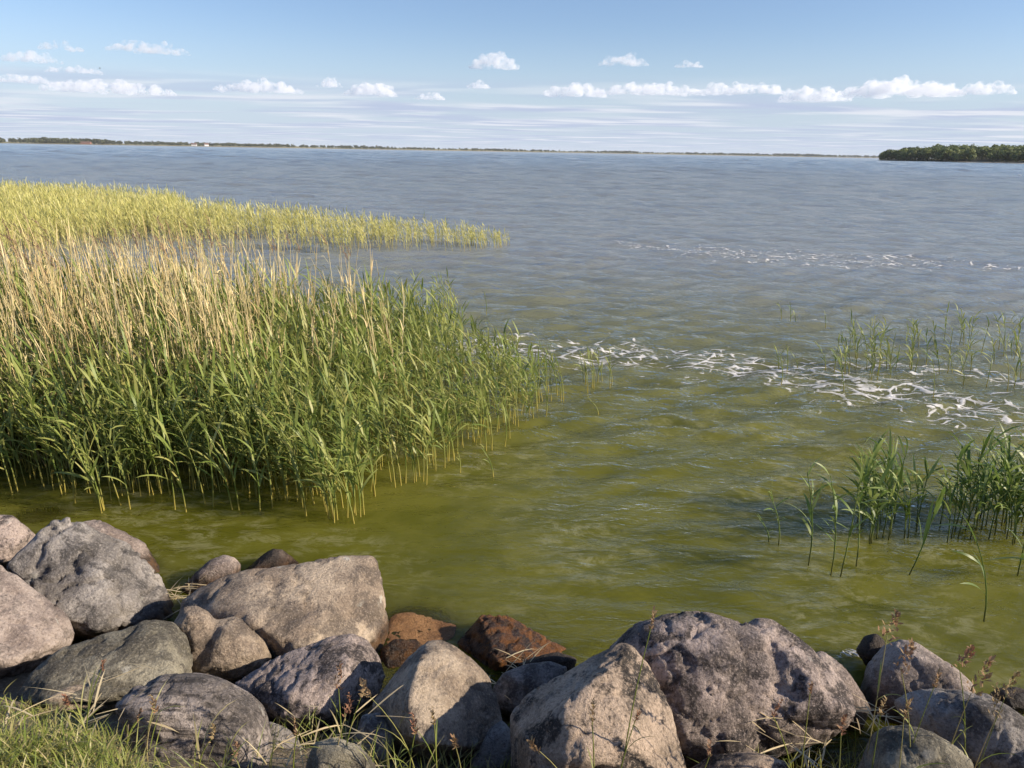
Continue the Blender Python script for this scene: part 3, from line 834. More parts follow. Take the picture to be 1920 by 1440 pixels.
def dry_proto(seed, h=1.0, plume=True):
    """Last year's stalk: thin straw with a few ragged sheaths and a nodding plume."""
    r = np.random.default_rng(seed)
    bend = (r.normal(-0.05, 0.07), r.normal(0, 0.06))
    sv, sf = stem_tube(h, 0.0047, 0.0026, bend, 6, 3)
    V, F, T, H, n = [sv], [sf], [np.full(len(sv), 0.1)], [np.clip(sv[:, 2] / h, 0, 1)], len(sv)
    for i in range(7):
        f = r.uniform(0.15, 0.9)
        v, ff = leaf_strip(r, r.uniform(0.08, 0.24), r.uniform(0.007, 0.014), R(r.uniform(40, 85)), r.uniform(0, 2.6), 3, r.uniform(-1, 1))
        v = rotz(v, wind_az(r)) + np.array([bend[0] * f * f, bend[1] * f * f, f * h])
        V.append(v); F.append(ff + n); n += len(v); T.append(np.full(len(v), r.uniform(0, 0.5))); H.append(np.full(len(v), f))
    return np.concatenate(V), np.concatenate(F), np.concatenate(T), np.concatenate(H)


def plume_arrays(seed, size=0.16, nb=26):
    r = np.random.default_rng(seed)
    V, F, n = [], [], 0
    for i in range(nb):
        t = i / nb
        v, f = leaf_strip(r, size * r.uniform(0.25, 0.6) * (1.1 - t * 0.6), 0.006, R(r.uniform(35, 80)), r.uniform(0.8, 2.2), 3, r.uniform(-1, 1))
        v = rotz(v, math.pi + r.normal(0, 1.1)) + np.array([-0.35 * size * t * t, 0, size * t])
        V.append(v); F.append(f + n); n += len(v)
    V = np.concatenate(V)
    return V, np.concatenate(F), np.full(len(V), 0.2), np.full(len(V), 0.9)


def in_poly(x, y, poly):
    inside = np.zeros(len(x), bool)
    n = len(poly)
    for i in range(n):
        x1, y1 = poly[i]; x2, y2 = poly[(i + 1) % n]
        c = ((y1 > y) != (y2 > y)) & (x < (x2 - x1) * (y - y1) / (y2 - y1 + 1e-12) + x1)
        inside ^= c
    return inside


def scatter(px_poly, n, seed, min_d=0.0):
    """n random points on the water inside a polygon given by where its corners stand in the photograph."""
    r = np.random.default_rng(seed)
    poly = [tuple(on_z(*p)[:2]) for p in px_poly]
    a = np.array(poly)
    lo, hi = a.min(0), a.max(0)
    out = np.empty((0, 2))
    while len(out) < n:
        p = r.uniform(lo, hi, (n * 3, 2))
        out = np.concatenate([out, p[in_poly(p[:, 0], p[:, 1], poly)]])
    return out[:n]


def to_px(p):
    d = np.asarray(p) - CAM
    zf = d @ fwd
    return 960 + FPX * (d @ cx) / zf, 720 - FPX * (d @ cy) / zf


BED = [(-420, 905), (-100, 915), (40, 915), (120, 925), (210, 940), (330, 925), (420, 925), (520, 935), (600, 950), (680, 960), (695, 925), (760, 895), (830, 870), (880, 850),
       (930, 815), (1000, 790), (1035, 770), (1010, 730), (960, 715), (900, 690), (850, 660), (760, 665), (640, 690), (300, 700), (-420, 690)]


def bed_height(px, py):
    h = np.interp(px, [-300, 100, 400, 560, 680, 800, 900, 1040], [1.02, 1.00, 0.96, 0.92, 0.82, 0.72, 0.60, 0.42])
    edge = np.interp(py, [680, 760, 860, 930, 975], [1.28, 1.18, 1.0, 0.93, 0.80])
    return h * edge


# individual plants share these stems and leaves
STEMS, LEAVES = [], []
for k in range(8):
    r = np.random.default_rng(500 + k)
    bend = (r.normal(-0.08, 0.05), r.normal(0, 0.05))
    v, f = stem_tube(1.0, 0.0058, 0.0026, bend, 6, 5, -0.4)
    me = mesh_np('stem', v, f, True, {'tint': np.full(len(v), 0.15), 'hfrac': np.clip(v[:, 2], 0, 1)})
    STEMS.append((me, bend))
for k in range(14):
    r = np.random.default_rng(600 + k)
    v, f = leaf_strip(r, r.uniform(0.22, 0.38), r.uniform(0.017, 0.028), R(r.uniform(38, 72)), r.uniform(0.4, 1.8), 7, r.uniform(-0.9, 0.9))
    LEAVES.append((v, f))
MESH_CACHE = {}


def part_mesh(kind, k, mat):
    key = (kind, k, mat.name)
    if key not in MESH_CACHE:
        if kind == 'stem':
            me = STEMS[k][0].copy()
        else:
            v, f = LEAVES[k]
            me = mesh_np('leaf', v, f, True, {'tint': np.full(len(v), 0.1), 'hfrac': np.full(len(v), 0.6)})
        me.materials.append(mat)
        MESH_CACHE[key] = me
    return MESH_CACHE[key]


def place_reed(px, py, h, label, group, mat, nleaf=7, seed=0, leafscale=1.0, lean=0.0, xy=None):
    r = np.random.default_rng(9000 + seed)
    b = on_z(px, py) if xy is None else np.array([xy[0], xy[1], 0.0])
    root = bpy.data.objects.new('reed_plant', None)
    root.empty_display_size = 0.05
    COL.objects.link(root)
    root.location = b
    root.rotation_euler = (r.normal(0, 0.05), lean + r.normal(0, 0.05), 0)
    tag(root, label, 'reed', group)
    k = int(r.integers(0, len(STEMS)))
    st = link('stem', part_mesh('stem', k, mat), None, root)
    st.scale = (1, 1, h)
    bend = STEMS[k][1]
    for i in range(nleaf):
        f = min(0.99, 0.28 + 0.72 * (i + r.uniform(0.1, 0.8)) / nleaf)
        lf = link('leaf', part_mesh('leaf', int(r.integers(0, len(LEAVES))), mat), None, root)
        lf.location = (bend[0] * f * f, bend[1] * f * f, f * h)
        az = wind_az(r)
        lf.rotation_euler = (r.normal(0, 0.15), -0.30 * (f > 0.85), az)
        s = leafscale * r.uniform(0.7, 1.15)
        lf.scale = (s, s * 0.95, s)
    return root


ORD = ['first', 'second', 'third', 'fourth', 'fifth', 'sixth', 'seventh', 'eighth', 'ninth', 'tenth', 'eleventh', 'twelfth', 'thirteenth', 'fourteenth', 'fifteenth', 'sixteenth',
       'seventeenth', 'eighteenth', 'nineteenth', 'twentieth', 'twenty-first', 'twenty-second', 'twenty-third', 'twenty-fourth']


def by_px(pts):
    return sorted([to_px((x, y, 0)) for x, y in pts])


SEED = [0]
def nxt():
    SEED[0] += 1
    return SEED[0]

# the big bed: front plants singly, the mass behind as one
G_BED = 'single reeds along the open front of the big reed bed'
FRONT = [(-60, 918), (30, 922), (200, 962), (208, 958), (235, 950), (120, 930), (160, 935), (290, 925), (345, 962), (318, 930), (395, 945), (440, 950), (498, 962), (470, 930), (545, 940), (560, 960), (600, 962), (622, 975), (634, 976), (648, 972), (668, 974), (680, 968), (660, 955), (640, 950), (700, 930), (740, 905), (768, 908), (775, 902), (800, 905), (820, 875), (845, 860)]
BINS = [(60, 'behind the boulders at the left edge'), (180, 'behind the large grey boulder'), (330, 'behind the low brown boulder'), (450, 'behind the small reddish boulder'), (580, 'behind the small dark wet boulder'), (690, 'in the tuft jutting towards the flat-topped boulder'), (9999, 'at the right corner of the bed')]
front = sorted((px + rng.normal(0, 12), py + rng.normal(0, 5)) for px, py in FRONT for j in range(2))
cnt = {}
for x, y in front:
    where = next(t for lim, t in BINS if x < lim)
    cnt[where] = cnt.get(where, 0) + 1
    place_reed(x, y, float(bed_height(x, y)) * rng.uniform(0.7, 1.0), ORD[cnt[where] - 1] + ' front-row reed from the left ' + where, G_BED, M_REED, 8, nxt(), 0.9)
pts = scatter(BED, 4300, 21)
protoR = [reed_proto(700 + k, 1.0, 9) for k in range(22)]
bagG = Bag()
for i, (x, y) in enumerate(pts):
    px, py = to_px((x, y, 0))
    thin = np.interp(px, [350, 560, 700, 820, 900, 1000], [1.0, 0.85, 0.62, 0.42, 0.30, 0.22])
    if rng.uniform() > thin: continue
    h = float(bed_height(px, py)) * rng.uniform(0.55, 1.14)
    bagG.add(protoR[i % 22], (x, y, 0), 0.75 + 0.3 * h, h, rng.normal(0, 0.9), rng.uniform(0, 1), (rng.normal(-0.02, 0.07), rng.normal(0, 0.07)))
tag(link('reed_bed', bagG.mesh('reed_bed'), M_REED), 'dense bed of green reeds filling the left of the shallows', 'reed bed', kind='stuff')

# dry stalks: those that stand out singly, the rest as one
DRYP = [(-420, 880), (200, 880), (420, 860), (620, 850), (760, 800), (740, 700), (560, 685), (-420, 690)]
protoD = [dry_proto(800 + k) for k in range(10)]
DRYM, PLM = [], []
for k in range(10):
    v, f, t, h = protoD[k]
    DRYM.append(mesh_np('stalk', v, f, False, {'tint': t, 'hfrac': h}))
    DRYM[-1].materials.append(M_DRY)
    PLM.append(mesh_np('plume', *plume_arrays(820 + k)[:2], False, {'tint': np.full(len(plume_arrays(820 + k)[0]), 0.2), 'hfrac': np.full(len(plume_arrays(820 + k)[0]), 0.9)}))
    PLM[-1].materials.append(M_PLUME)
bagD = Bag()
dp = scatter(DRYP, 2500, 33)
order = np.argsort(-dp[:, 1])
nsingle = 0
for i, (x, y) in enumerate(dp):
    px, py = to_px((x, y, 0))
    dens = np.interp(px, [-200, 0, 330, 480, 620, 760], [0.85, 1.0, 1.0, 0.48, 0.28, 0.18]) * (0.45 + 0.8 * max(0, 0.5 + fbm(np.array([[x * 1.1, y * 1.1, 0.3]]), 2, 12)[0]))
    if rng.uniform() > dens: continue
    h = rng.uniform(1.05, 1.95) * np.interp(px, [-100, 300, 560, 760], [1.0, 1.0, 0.98, 0.88])
    rz = rng.normal(0, 0.6)
    lean = (rng.normal(-0.02, 0.11), rng.normal(0, 0.07))
    if nsingle < 120 and h > 1.55 and py < 800:
        nsingle += 1
        k = int(rng.integers(0, 10))
        root = bpy.data.objects.new('dry_reed', None); COL.objects.link(root)
        root.location = (x, y, 0); root.rotation_euler = (-lean[1], lean[0], 0)
        tag(root, 'tall straw-coloured dead reed with a nodding plume, among the green reeds', 'dry reed', 'dead reed stalks rising out of the big reed bed')
        st = link('stalk', DRYM[k], None, root); st.scale = (1, 1, h); st.rotation_euler = (0, 0, rz)
        top = rotz(np.array([protoD[k][0][15:18].mean(0) * 1.0]), rz)[0]
        pl_ = link('plume', PLM[k], None, root)
        ti = np.argmax(protoD[k][0][:18, 2]); tp = rotz(protoD[k][0][ti:ti + 1], rz)[0]
        pl_.location = (tp[0], tp[1], h - 0.05); pl_.rotation_euler = (0, rng.normal(-0.2, 0.2), rng.normal(0, 0.4))
        s = rng.uniform(0.8, 1.3); pl_.scale = (s, s, s)
    else:
        bagD.add(protoD[i % 10], (x, y, 0), 1.0, h, rz, rng.uniform(0, 1), lean)
tag(link('dry_reed_stand', bagD.mesh('dry_reed_stand'), M_DRY), 'straw-coloured dead reed stalks standing thick in the big reed bed', 'dry reeds', kind='stuff')

# the far belt
BELT = [(-500, 368), (-200, 371), (0, 376), (200, 384), (335, 395), (352, 415), (600, 431), (800, 448), (900, 457), (960, 458), (940, 466), (860, 472), (740, 474), (560, 474), (420, 486), (250, 510), (0, 540), (-500, 560)]
bp_ = scatter(BELT, 20000, 55)
protoB = [reed_proto(900 + k, 1.0, 6, 3, (0.16, 0.32), (0.022, 0.036), 0.0075, 3) for k in range(16)]
bagB = Bag()
dn = fbm(p3(bp_[:, 0] * 0.35, bp_[:, 1] * 0.22), 3, 77)
for i, (x, y) in enumerate(bp_):
    px, py = to_px((x, y, 0))
    # open water shows through a slack in the middle of the belt
    gap = 0.85 * math.exp(-((px - 300) / 260) ** 2) * np.interp(py, [440, 458], [0, 1]) + np.interp(py, [478, 500], [0, 0.45])
    if rng.uniform() > np.clip(0.68 + 1.25 * dn[i] - gap, 0.05, 1.0): continue
    h = np.interp(px, [-300, 330, 600, 900, 960], [0.98, 0.92, 0.78, 0.60, 0.42]) * rng.uniform(0.62, 1.08)
    bagB.add(protoB[i % 16], (x, y, 0), 0.8, h, rng.normal(0, 0.6), rng.uniform(0, 1), (rng.normal(-0.03, 0.09), rng.normal(0, 0.09)))
tag(link('far_reed_belt', bagB.mesh('far_reed_belt'), M_FAR), 'sunlit yellow-green belt of reeds farther out on the left', 'reed bed', kind='stuff')

# loose plants round the edges of the big bed
G1 = 'scattered reeds at the right tip of the big reed bed'
def spread_labels(pts, bins, fmt, group, hr, mat, nl, ls):
    cn = {}
    for px, py in by_px(pts):
        where = next(t for lim, t in bins if px < lim)
        cn[where] = cn.get(where, 0) + 1
        place_reed(px, py, rng.uniform(*hr), ORD[min(cn[where], 24) - 1] + fmt + where, group, mat, nl, nxt(), ls)
spread_labels(scatter([(800, 870), (930, 850), (1000, 800), (1062, 800), (1062, 750), (1010, 715), (920, 690), (900, 780), (850, 850)], 46, 61),
              [(905, 'inner part of the loose fringe'), (965, 'middle part of the loose fringe'), (1010, 'outer part of the loose fringe'), (9999, 'very tip of the loose fringe')],
              ' short reed from the left in the ', G1, (0.36, 0.66), M_REED, 6, 0.72)
for i, (px, py) in enumerate(by_px(scatter([(760, 610), (860, 590), (870, 560), (790, 555), (740, 580)], 22, 62))):
    place_reed(px, py, rng.uniform(0.35, 0.6), ORD[i] + ' thin reed from the left in the sparse group just beyond the big bed', 'sparse reeds beyond the big reed bed', M_REED, 5, nxt(), 0.7)
for i, (px, py) in enumerate(by_px(scatter([(1088, 738), (1150, 730), (1150, 700), (1095, 705)], 11, 63))):
    place_reed(px, py, rng.uniform(0.30, 0.48), ORD[i] + ' reed from the left in the small tuft standing in the foam', 'small tuft of reeds in the foam', M_REED, 4, nxt(), 0.55)
for px, py, pt, lab in [(863, 885, 838, 'tiny bent reed alone in open water below the bed tip'), (925, 893, 835, 'tiny thin reed alone in open water, right of a bent one'), (912, 590, 548, 'lone thin reed in open water beyond the bed tip'), (928, 628, 604, 'single dark reed tip poking from the waves beyond the foam'), (1122, 778, 745, 'lone short reed below the small tuft in the foam')]:
    place_reed(px, py, height_for(px, py, pt), lab, None, M_REED, 3, nxt(), 0.42)

# the clump at the right
LONE = [(1460, 1022, 905, 'lone upright reed at the left end of the right-hand clump', 7, 0.7), (1442, 1016, 965, 'thin short reed beside the lone upright one', 3, 0.45),
        (1516, 1060, 855, 'tall reed second from the left in the right-hand clump', 8, 0.95), (1558, 1078, 850, 'leaning reed of a near pair in the right-hand clump', 8, 0.95), (1576, 1082, 815, 'taller, straight reed of a near pair in the right-hand clump', 7, 0.9),
        (1606, 1060, 870, 'reed just right of the near pair in the right-hand clump', 8, 0.9), (1706, 1076, 900, 'reed leaning far to the right in front of the clump', 7, 1.0),
        (1845, 1165, 985, 'nearest tall reed with a drooping pale leaf, right foreground water', 5, 1.15), (1908, 1080, 960, 'reed at the right edge in front of the dense clump', 6, 0.9), (1776, 1020, 900, 'reed with leaves pointing left in front of the dense clump', 7, 0.9)]
for px, py, pt, lab, nl, ls in LONE:
    place_reed(px, py, height_for(px, py, pt) * 0.82, lab, 'reeds of the right-hand clump', M_REEDR, nl, nxt(), ls, lean=(0.22 if 'far to the right' in lab else 0.0))
for i, (px, py) in enumerate(by_px(scatter([(1590, 1020), (1745, 1015), (1745, 960), (1600, 960)], 24, 71))):
    place_reed(px, py, rng.uniform(0.34, 0.60), ORD[i] + ' dark green reed from the left in the left bunch of the right-hand clump', 'left bunch of the right-hand reed clump', M_REEDR, 9, nxt(), 0.92)
spread_labels(scatter([(1760, 1010), (1985, 1030), (1985, 950), (1765, 950)], 54, 72),
              [(1800, 'left side of the dense bunch'), (1840, 'inner left of the dense bunch'), (1880, 'middle of the dense bunch'), (1920, 'right side of the dense bunch'), (9999, 'dense bunch cut by the right edge')],
              ' dark reed from the left in the ', 'dense bunch of the right-hand reed clump', (0.36, 0.62), M_REEDR, 9, 0.95)
spread_labels(scatter([(1530, 715), (1980, 730), (1980, 640), (1570, 635)], 66, 73),
              [(1620, 'left tip of the loose group behind the foam'), (1680, 'left end of the loose group behind the foam'), (1740, 'left part of the loose group behind the foam'), (1810, 'middle of the loose group behind the foam'), (1880, 'right part of the loose group behind the foam'), (9999, 'loose group where it meets the right edge')],
              ' reed from the left in the ', 'loose group of reeds behind the foam on the right', (0.26, 0.52), M_REED, 6, 0.72)
for i, (px, py, pt) in enumerate(sorted([(1465, 600, 558), (1482, 605, 565), (1492, 608, 585), (1548, 612, 585), (1600, 625, 600), (1632, 640, 590), (1460, 690, 640), (1475, 700, 635), (1465, 720, 650), (1495, 690, 665), (1548, 690, 645), (1582, 735, 665), (1592, 660, 600), (1625, 690, 640), (1668, 690, 610), (1750, 745, 660), (1715, 700, 650), (1785, 700, 640), (1888, 735, 640), (1900, 680, 580)])):
    place_reed(px, py, height_for(px, py, pt) * 0.85, ORD[i] + ' thin reed from the left among those standing singly behind the foam', 'single thin reeds in open water on the right', M_REED, 4, nxt(), 0.55)

# ------------------------------------------------------------------ foam
def cell_edges(x, y, s=0):
    """Distance to the nearest wall of a jittered cell pattern, in cells."""
    ix, iy = np.floor(x).astype(np.int64), np.floor(y).astype(np.int64)
    z0 = np.zeros_like(ix)
    f1 = np.full(x.shape, 9.0); ax = np.zeros_like(x); ay = np.zeros_like(x)
    C = []
    for dx in (-2, -1, 0, 1, 2):
        for dy in (-2, -1, 0, 1, 2):
            qx = ix + dx + _hash(ix + dx, iy + dy, z0, s); qy = iy + dy + _hash(ix + dx, iy + dy, z0, s + 1)
            C.append((qx, qy))
            d = np.hypot(x - qx, y - qy)
            m_ = d < f1
            ax = np.where(m_, qx, ax); ay = np.where(m_, qy, ay); f1 = np.where(m_, d, f1)
    e = np.full(x.shape, 9.0)
    for qx, qy in C:
        ex, ey = qx - ax, qy - ay
        L = np.hypot(ex, ey)
        ok = L > 1e-6
        L = np.where(ok, L, 1)
        d = (((qx + ax) / 2 - x) * ex + ((qy + ay) / 2 - y) * ey) / L
        e = np.where(ok, np.minimum(e, d), e)
    return e


def foam_band(name, path, res, cell, strength, label, seed):
    P = np.array([on_z(px, py)[:2] for px, py, wd in path])
    Wd = np.array([wd for *_, wd in path])
    lo, hi = P.min(0) - 1.2, P.max(0) + 1.2
    xs = np.arange(lo[0], hi[0], res); ys = np.arange(lo[1], hi[1], res)
    X, Y = np.meshgrid(xs, ys)
    x, y = X.ravel(), Y.ravel()
    best = np.full(len(x), 99.0); bw = np.ones(len(x))
    for i in range(len(P) - 1):
        a, b = P[i], P[i + 1]; ab = b - a
        t = np.clip(((x - a[0]) * ab[0] + (y - a[1]) * ab[1]) / (ab @ ab), 0, 1)
        d = np.hypot(x - a[0] - t * ab[0], y - a[1] - t * ab[1])
        wdt = Wd[i] + t * (Wd[i + 1] - Wd[i])
        bw = np.where(d < best, wdt, bw); best = np.minimum(best, d)
    keep = np.nonzero(best < 1.7 * bw)[0]
    nall = len(x)
    x, y, best, bw = x[keep], y[keep], best[keep], bw[keep]
    mask = np.exp(-(best / bw) ** 2) * (0.90 + 0.50 * fbm(p3(x * 1.3, y * 1.7), 4, seed))
    wx = x + 0.16 * fbm(p3(x * 2.2, y * 2.2), 3, seed + 3); wy = y + 0.16 * fbm(p3(x * 2.2, y * 2.2), 3, seed + 6)
    e1 = cell_edges(wx / cell * 0.55, wy / cell, seed)
    e2 = cell_edges(wx / cell * 1.3 + 5, wy / cell * 2.2, seed + 9) + 0.030
    gate = np.clip((mask - 0.26 + 0.55 * fbm(p3(x * 2.6, y * 4.2), 3, seed + 21)) * 2.2, -0.6, 1)
    brk = fbm(p3(x * 6, y * 11), 3, seed + 23)
    val = strength * gate * (0.72 + 0.95 * brk) - np.minimum(e1, e2) + 0.02 * fbm(p3(x * 18, y * 26), 3, seed + 11)
    fleck = fbm(p3(x * 7 + 40, y * 13), 4, seed + 31)
    val = np.maximum(val, np.minimum((fleck - 0.34 - 0.25 * (1 - np.clip(gate, 0, 1))) * 0.30, 0.06))
    nx, ny = len(xs), len(ys)
    i = np.arange((ny - 1) * (nx - 1)); rr, c = i // (nx - 1), i % (nx - 1)
    a = rr * nx + c
    f = np.stack([a, a + 1, a + nx + 1, a + nx], -1)
    vfull = np.full(nall, -1.0); vfull[keep] = val; val = vfull
    x, y = X.ravel(), Y.ravel()
    f = f[(val[f] > -0.01).any(1)]
    used, inv = np.unique(f, return_inverse=True)
    f = inv.reshape(-1, 4)
    x, y, val = x[used], y[used], val[used]
    z = water_z(x, y) + 0.006 + 0.008 * np.clip(val * 8, 0, 1)
    me = mesh_np(name, np.stack([x, y, z], -1), f, True, {'foam': val})
    return tag(link(name, me, M_FOAM), label, 'foam', kind='stuff')


M_FOAM, t_ = new_mat('foam')
fa = t_.n('ShaderNodeAttribute', attribute_name='foam').outputs['Fac']
bub = t_.noise(t_.n('ShaderNodeNewGeometry').outputs['Position'], 60.0, 4, 0.7)
al = t_.ramp(t_.math('ADD', fa, t_.math('MULTIPLY', t_.math('SUBTRACT', bub, 0.5), 0.05)), -0.005, 0.065)
fd = t_.n('ShaderNodeBsdfPrincipled', ins={'Base Color': (0.74, 0.73, 0.70, 1), 'Roughness': 0.7,
          'Normal': t_.n('ShaderNodeBump', ins={'Strength': 0.6, 'Distance': 0.01, 'Height': bub}).outputs[0]})
ft = t_.n('ShaderNodeBsdfTransparent')
al = t_.math('MULTIPLY', al, t_.ramp(t_.noise(t_.n('ShaderNodeNewGeometry').outputs['Position'], 5.0, 4), 0.3, 0.6, 0.35, 0.92))
fm = t_.n('ShaderNodeMixShader', ins={0: al, 1: ft.outputs[0], 2: fd.outputs[0]})
t_.link(fm.outputs[0], t_.n('ShaderNodeOutputMaterial').inputs[0])

foam_band('foam_streak', [(870, 655, 0.5), (960, 650, 0.9), (1060, 660, 0.9), (1180, 670, 0.8), (1300, 685, 0.75), (1420, 694, 0.75), (1560, 718, 0.85), (1700, 742, 1.0), (1850, 775, 1.1), (2000, 805, 1.1)], 0.013, 0.22, 0.105, 'white lacy streak of foam drifting from the reed tip to the right edge', 3)
foam_band('foam_fleck', [(1180, 460, 0.8), (1300, 470, 1.9), (1450, 482, 2.0), (1600, 490, 2.3), (1750, 492, 1.9), (1860, 500, 0.9)], 0.034, 0.40, 0.085, 'faint broken streak of foam farther out on the right', 13)
foam_band('foam_scum', [(1540, 690, 0.3), (1680, 690, 0.5), (1800, 700, 0.5), (1960, 720, 0.5)], 0.014, 0.24, 0.080, 'thin foam flecks among the loose reeds behind the main streak', 23)
foam_band('foam_splash', [(1575, 1232, 0.03), (1600, 1226, 0.05), (1612, 1232, 0.03)], 0.004, 0.04, 0.14, 'little white splash between the largest boulder and the black rock', 33)
foam_band('foam_splash', [(1862, 1312, 0.03), (1895, 1306, 0.06), (1925, 1312, 0.05)], 0.004, 0.04, 0.14, 'little white splash at the low rock by the right edge', 43)

# ------------------------------------------------------------------ bank grass and weeds
def ground_hit(px, py):
    d = ray(px, py)
    t = np.linspace(1.5, 9, 600)
    p = CAM + d * t[:, None]
    k = int(np.argmax(p[:, 2] < ground_z(p[:, 0], p[:, 1]) + 0.01))
    return p[k]


def blade_proto(seed, h=0.2, n=9, spread=0.05):
    r = np.random.default_rng(seed)
    V, F, T, H, k = [], [], [], [], 0
    for i in range(n):
        v, f = leaf_strip(r, h * r.uniform(0.5, 1.25), r.uniform(0.0028, 0.0060), R(r.uniform(55, 88)), r.uniform(0.2, 1.7), 4, r.uniform(-1.2, 1.2))
        v = rotz(v, r.uniform(0, 6.28)) + np.array([r.normal(0, spread), r.normal(0, spread), -0.01])
        V.append(v); F.append(f + k); k += len(v)
        T.append(np.full(len(v), r.uniform(0, 0.6))); H.append(np.clip(v[:, 2] / h, 0, 1))
    return np.concatenate(V), np.concatenate(F), np.concatenate(T), np.concatenate(H)


protoG = [blade_proto(1000 + k, 0.11, 11, 0.035) for k in range(12)]
protoL = [blade_proto(1050 + k, 0.22, 6, 0.03) for k in range(12)]
bagS, bagL = Bag(), Bag()
for k in range(2600):
    px = rng.uniform(-60, 300); py = rng.uniform(1310, 1500)
    lim = np.interp(px, [-60, 60, 130, 200, 260, 300], [1318, 1335, 1350, 1392, 1440, 1470])
    if py < lim + rng.normal(0, 6): continue
    q = ground_hit(px, min(py, 1500))
    if math.sin(q[0] * 13 + 2 * math.sin(q[1] * 9)) * math.sin(q[1] * 17 + 1.3) < -0.25 or rng.uniform() < 0.45: continue
    bagS.add(protoG[k % 12], (q[0], q[1], ground_z(q[0], q[1])), 0.9, rng.uniform(0.30, 0.70), rng.uniform(0, 6.28), rng.uniform(0, 1))
for k in range(420):
    px = rng.uniform(-20, 1930); py = rng.uniform(1400, 1490)
    w_ = np.interp(px, [0, 250, 480, 700, 900, 1000, 1250, 1450, 1600, 1900], [0.35, 0.30, 0.35, 0.9, 0.8, 0.5, 0.35, 0.7, 1, 1])
    if rng.uniform() > w_: continue
    q = ground_hit(px, py)
    bagL.add(protoL[k % 12], (q[0], q[1], ground_z(q[0], q[1])), 1.0, rng.uniform(0.45, 1.1) * (0.6 if px < 480 else 1.0), rng.uniform(0, 6.28), rng.uniform(0, 1))
tag(link('bank_grass', bagS.mesh('bank_grass'), M_GRASS), 'short sunlit grass on the bank in the bottom left corner', 'grass', kind='stuff')
tag(link('bank_weeds', bagL.mesh('bank_weeds'), M_GRASS), 'long loose grass blades along the foot of the picture', 'grass', kind='stuff')


def seed_arrays(seed, L, loose):
    """A seed head: many little spikelets round a rachis along +Z."""
    r = np.random.default_rng(seed)
    V, F, n = [], [], 0
    for i in range(int(34 + 20 * loose)):
        t = r.uniform(0, 1)
        v, f = leaf_strip(r, r.uniform(0.010, 0.020), r.uniform(0.005, 0.008), R(r.uniform(20, 80)), 0.3, 2, r.uniform(-1, 1))
        v = rotz(v, r.uniform(0, 6.28))
        off = (0.003 + 0.022 * loose * (1 - t) * r.uniform(0.2, 1)); a = r.uniform(0, 6.28)
        V.append(v + np.array([off * math.cos(a), off * math.sin(a), t * L])); F.append(f + n); n += len(v)
    V = np.concatenate(V)
    return mesh_np('seed_head', V, np.concatenate(F), False, {'tint': r.uniform(0, 0.4, len(V)), 'hfrac': np.full(len(V), 0.7)})


SEEDM = [seed_arrays(1200 + k, [0.05, 0.07, 0.10, 0.09, 0.12, 0.06][k], [0.0, 0.1, 1.0, 0.6, 1.0, 0.0][k]) for k in range(6)]
for me in SEEDM: me.materials.append(M_SEED)
STALKM, BLADEM = [], []
for k in range(6):
    r = np.random.default_rng(1300 + k)
    b = (r.normal(0, 0.10), r.normal(0, 0.05))
    v, f = stem_tube(1.0, 0.0042, 0.0022, b, 8, 4, -0.05)
    me = mesh_np('stalk', v, f, True, {'tint': np.full(len(v), 0.3), 'hfrac': np.clip(v[:, 2], 0, 1)}); me.materials.append(M_GRASS)
    STALKM.append((me, b))
    v, f = leaf_strip(r, r.uniform(0.12, 0.24), r.uniform(0.005, 0.009), R(r.uniform(50, 80)), r.uniform(0.5, 1.8), 6, r.uniform(-1, 1))
    me = mesh_np('leaf', v, f, True, {'tint': np.full(len(v), 0.2), 'hfrac': np.full(len(v), 0.7)}); me.materials.append(M_GRASS)
    BLADEM.append(me)


def grass_stalk(px, pt, pb, Y, label, group, kind, nleaf=2, sd=0, sc=1.0):
    """A flowering stalk whose foot stands at distance Y and whose tip shows at pixel row pt."""
    r = np.random.default_rng(1400 + sd)
    b = at_y(px, pb, Y); tp = at_y(px, pt, Y)
    gz = min(b[2], float(ground_z(b[0], Y)) - 0.0)
    h = tp[2] - gz
    L = [0.05, 0.07, 0.10, 0.09, 0.12, 0.06][kind] * sc
    hs = h - L * 0.8
    root = bpy.data.objects.new('grass_stalk', None); root.empty_display_size = 0.02; COL.objects.link(root)
    k = int(r.integers(0, 6)); bend = STALKM[k][1]
    root.location = (tp[0] - bend[0] * 0.7, Y, gz)
    tag(root, label, 'grass', group)
    st = link('stalk', STALKM[k][0], None, root); st.scale = (0.7, 0.7, hs)
    sh = link('seed_head', SEEDM[kind], None, root); sh.location = (bend[0] * 0.7, bend[1] * 0.7, hs - 0.01); sh.scale = (sc, sc, sc)
    sh.rotation_euler = (r.normal(0, 0.15), bend[0] * 1.4 * 1.2, r.uniform(0, 6))
    for i in range(nleaf):
        f = r.uniform(0.15, 0.7)
        lf = link('leaf', BLADEM[int(r.integers(0, 6))], None, root)
        lf.location = (bend[0] * 0.7 * f * f, bend[1] * 0.7 * f * f, f * hs); lf.rotation_euler = (0, 0, r.uniform(0, 6.28))
        lf.scale = (r.uniform(0.6, 1.1),) * 3


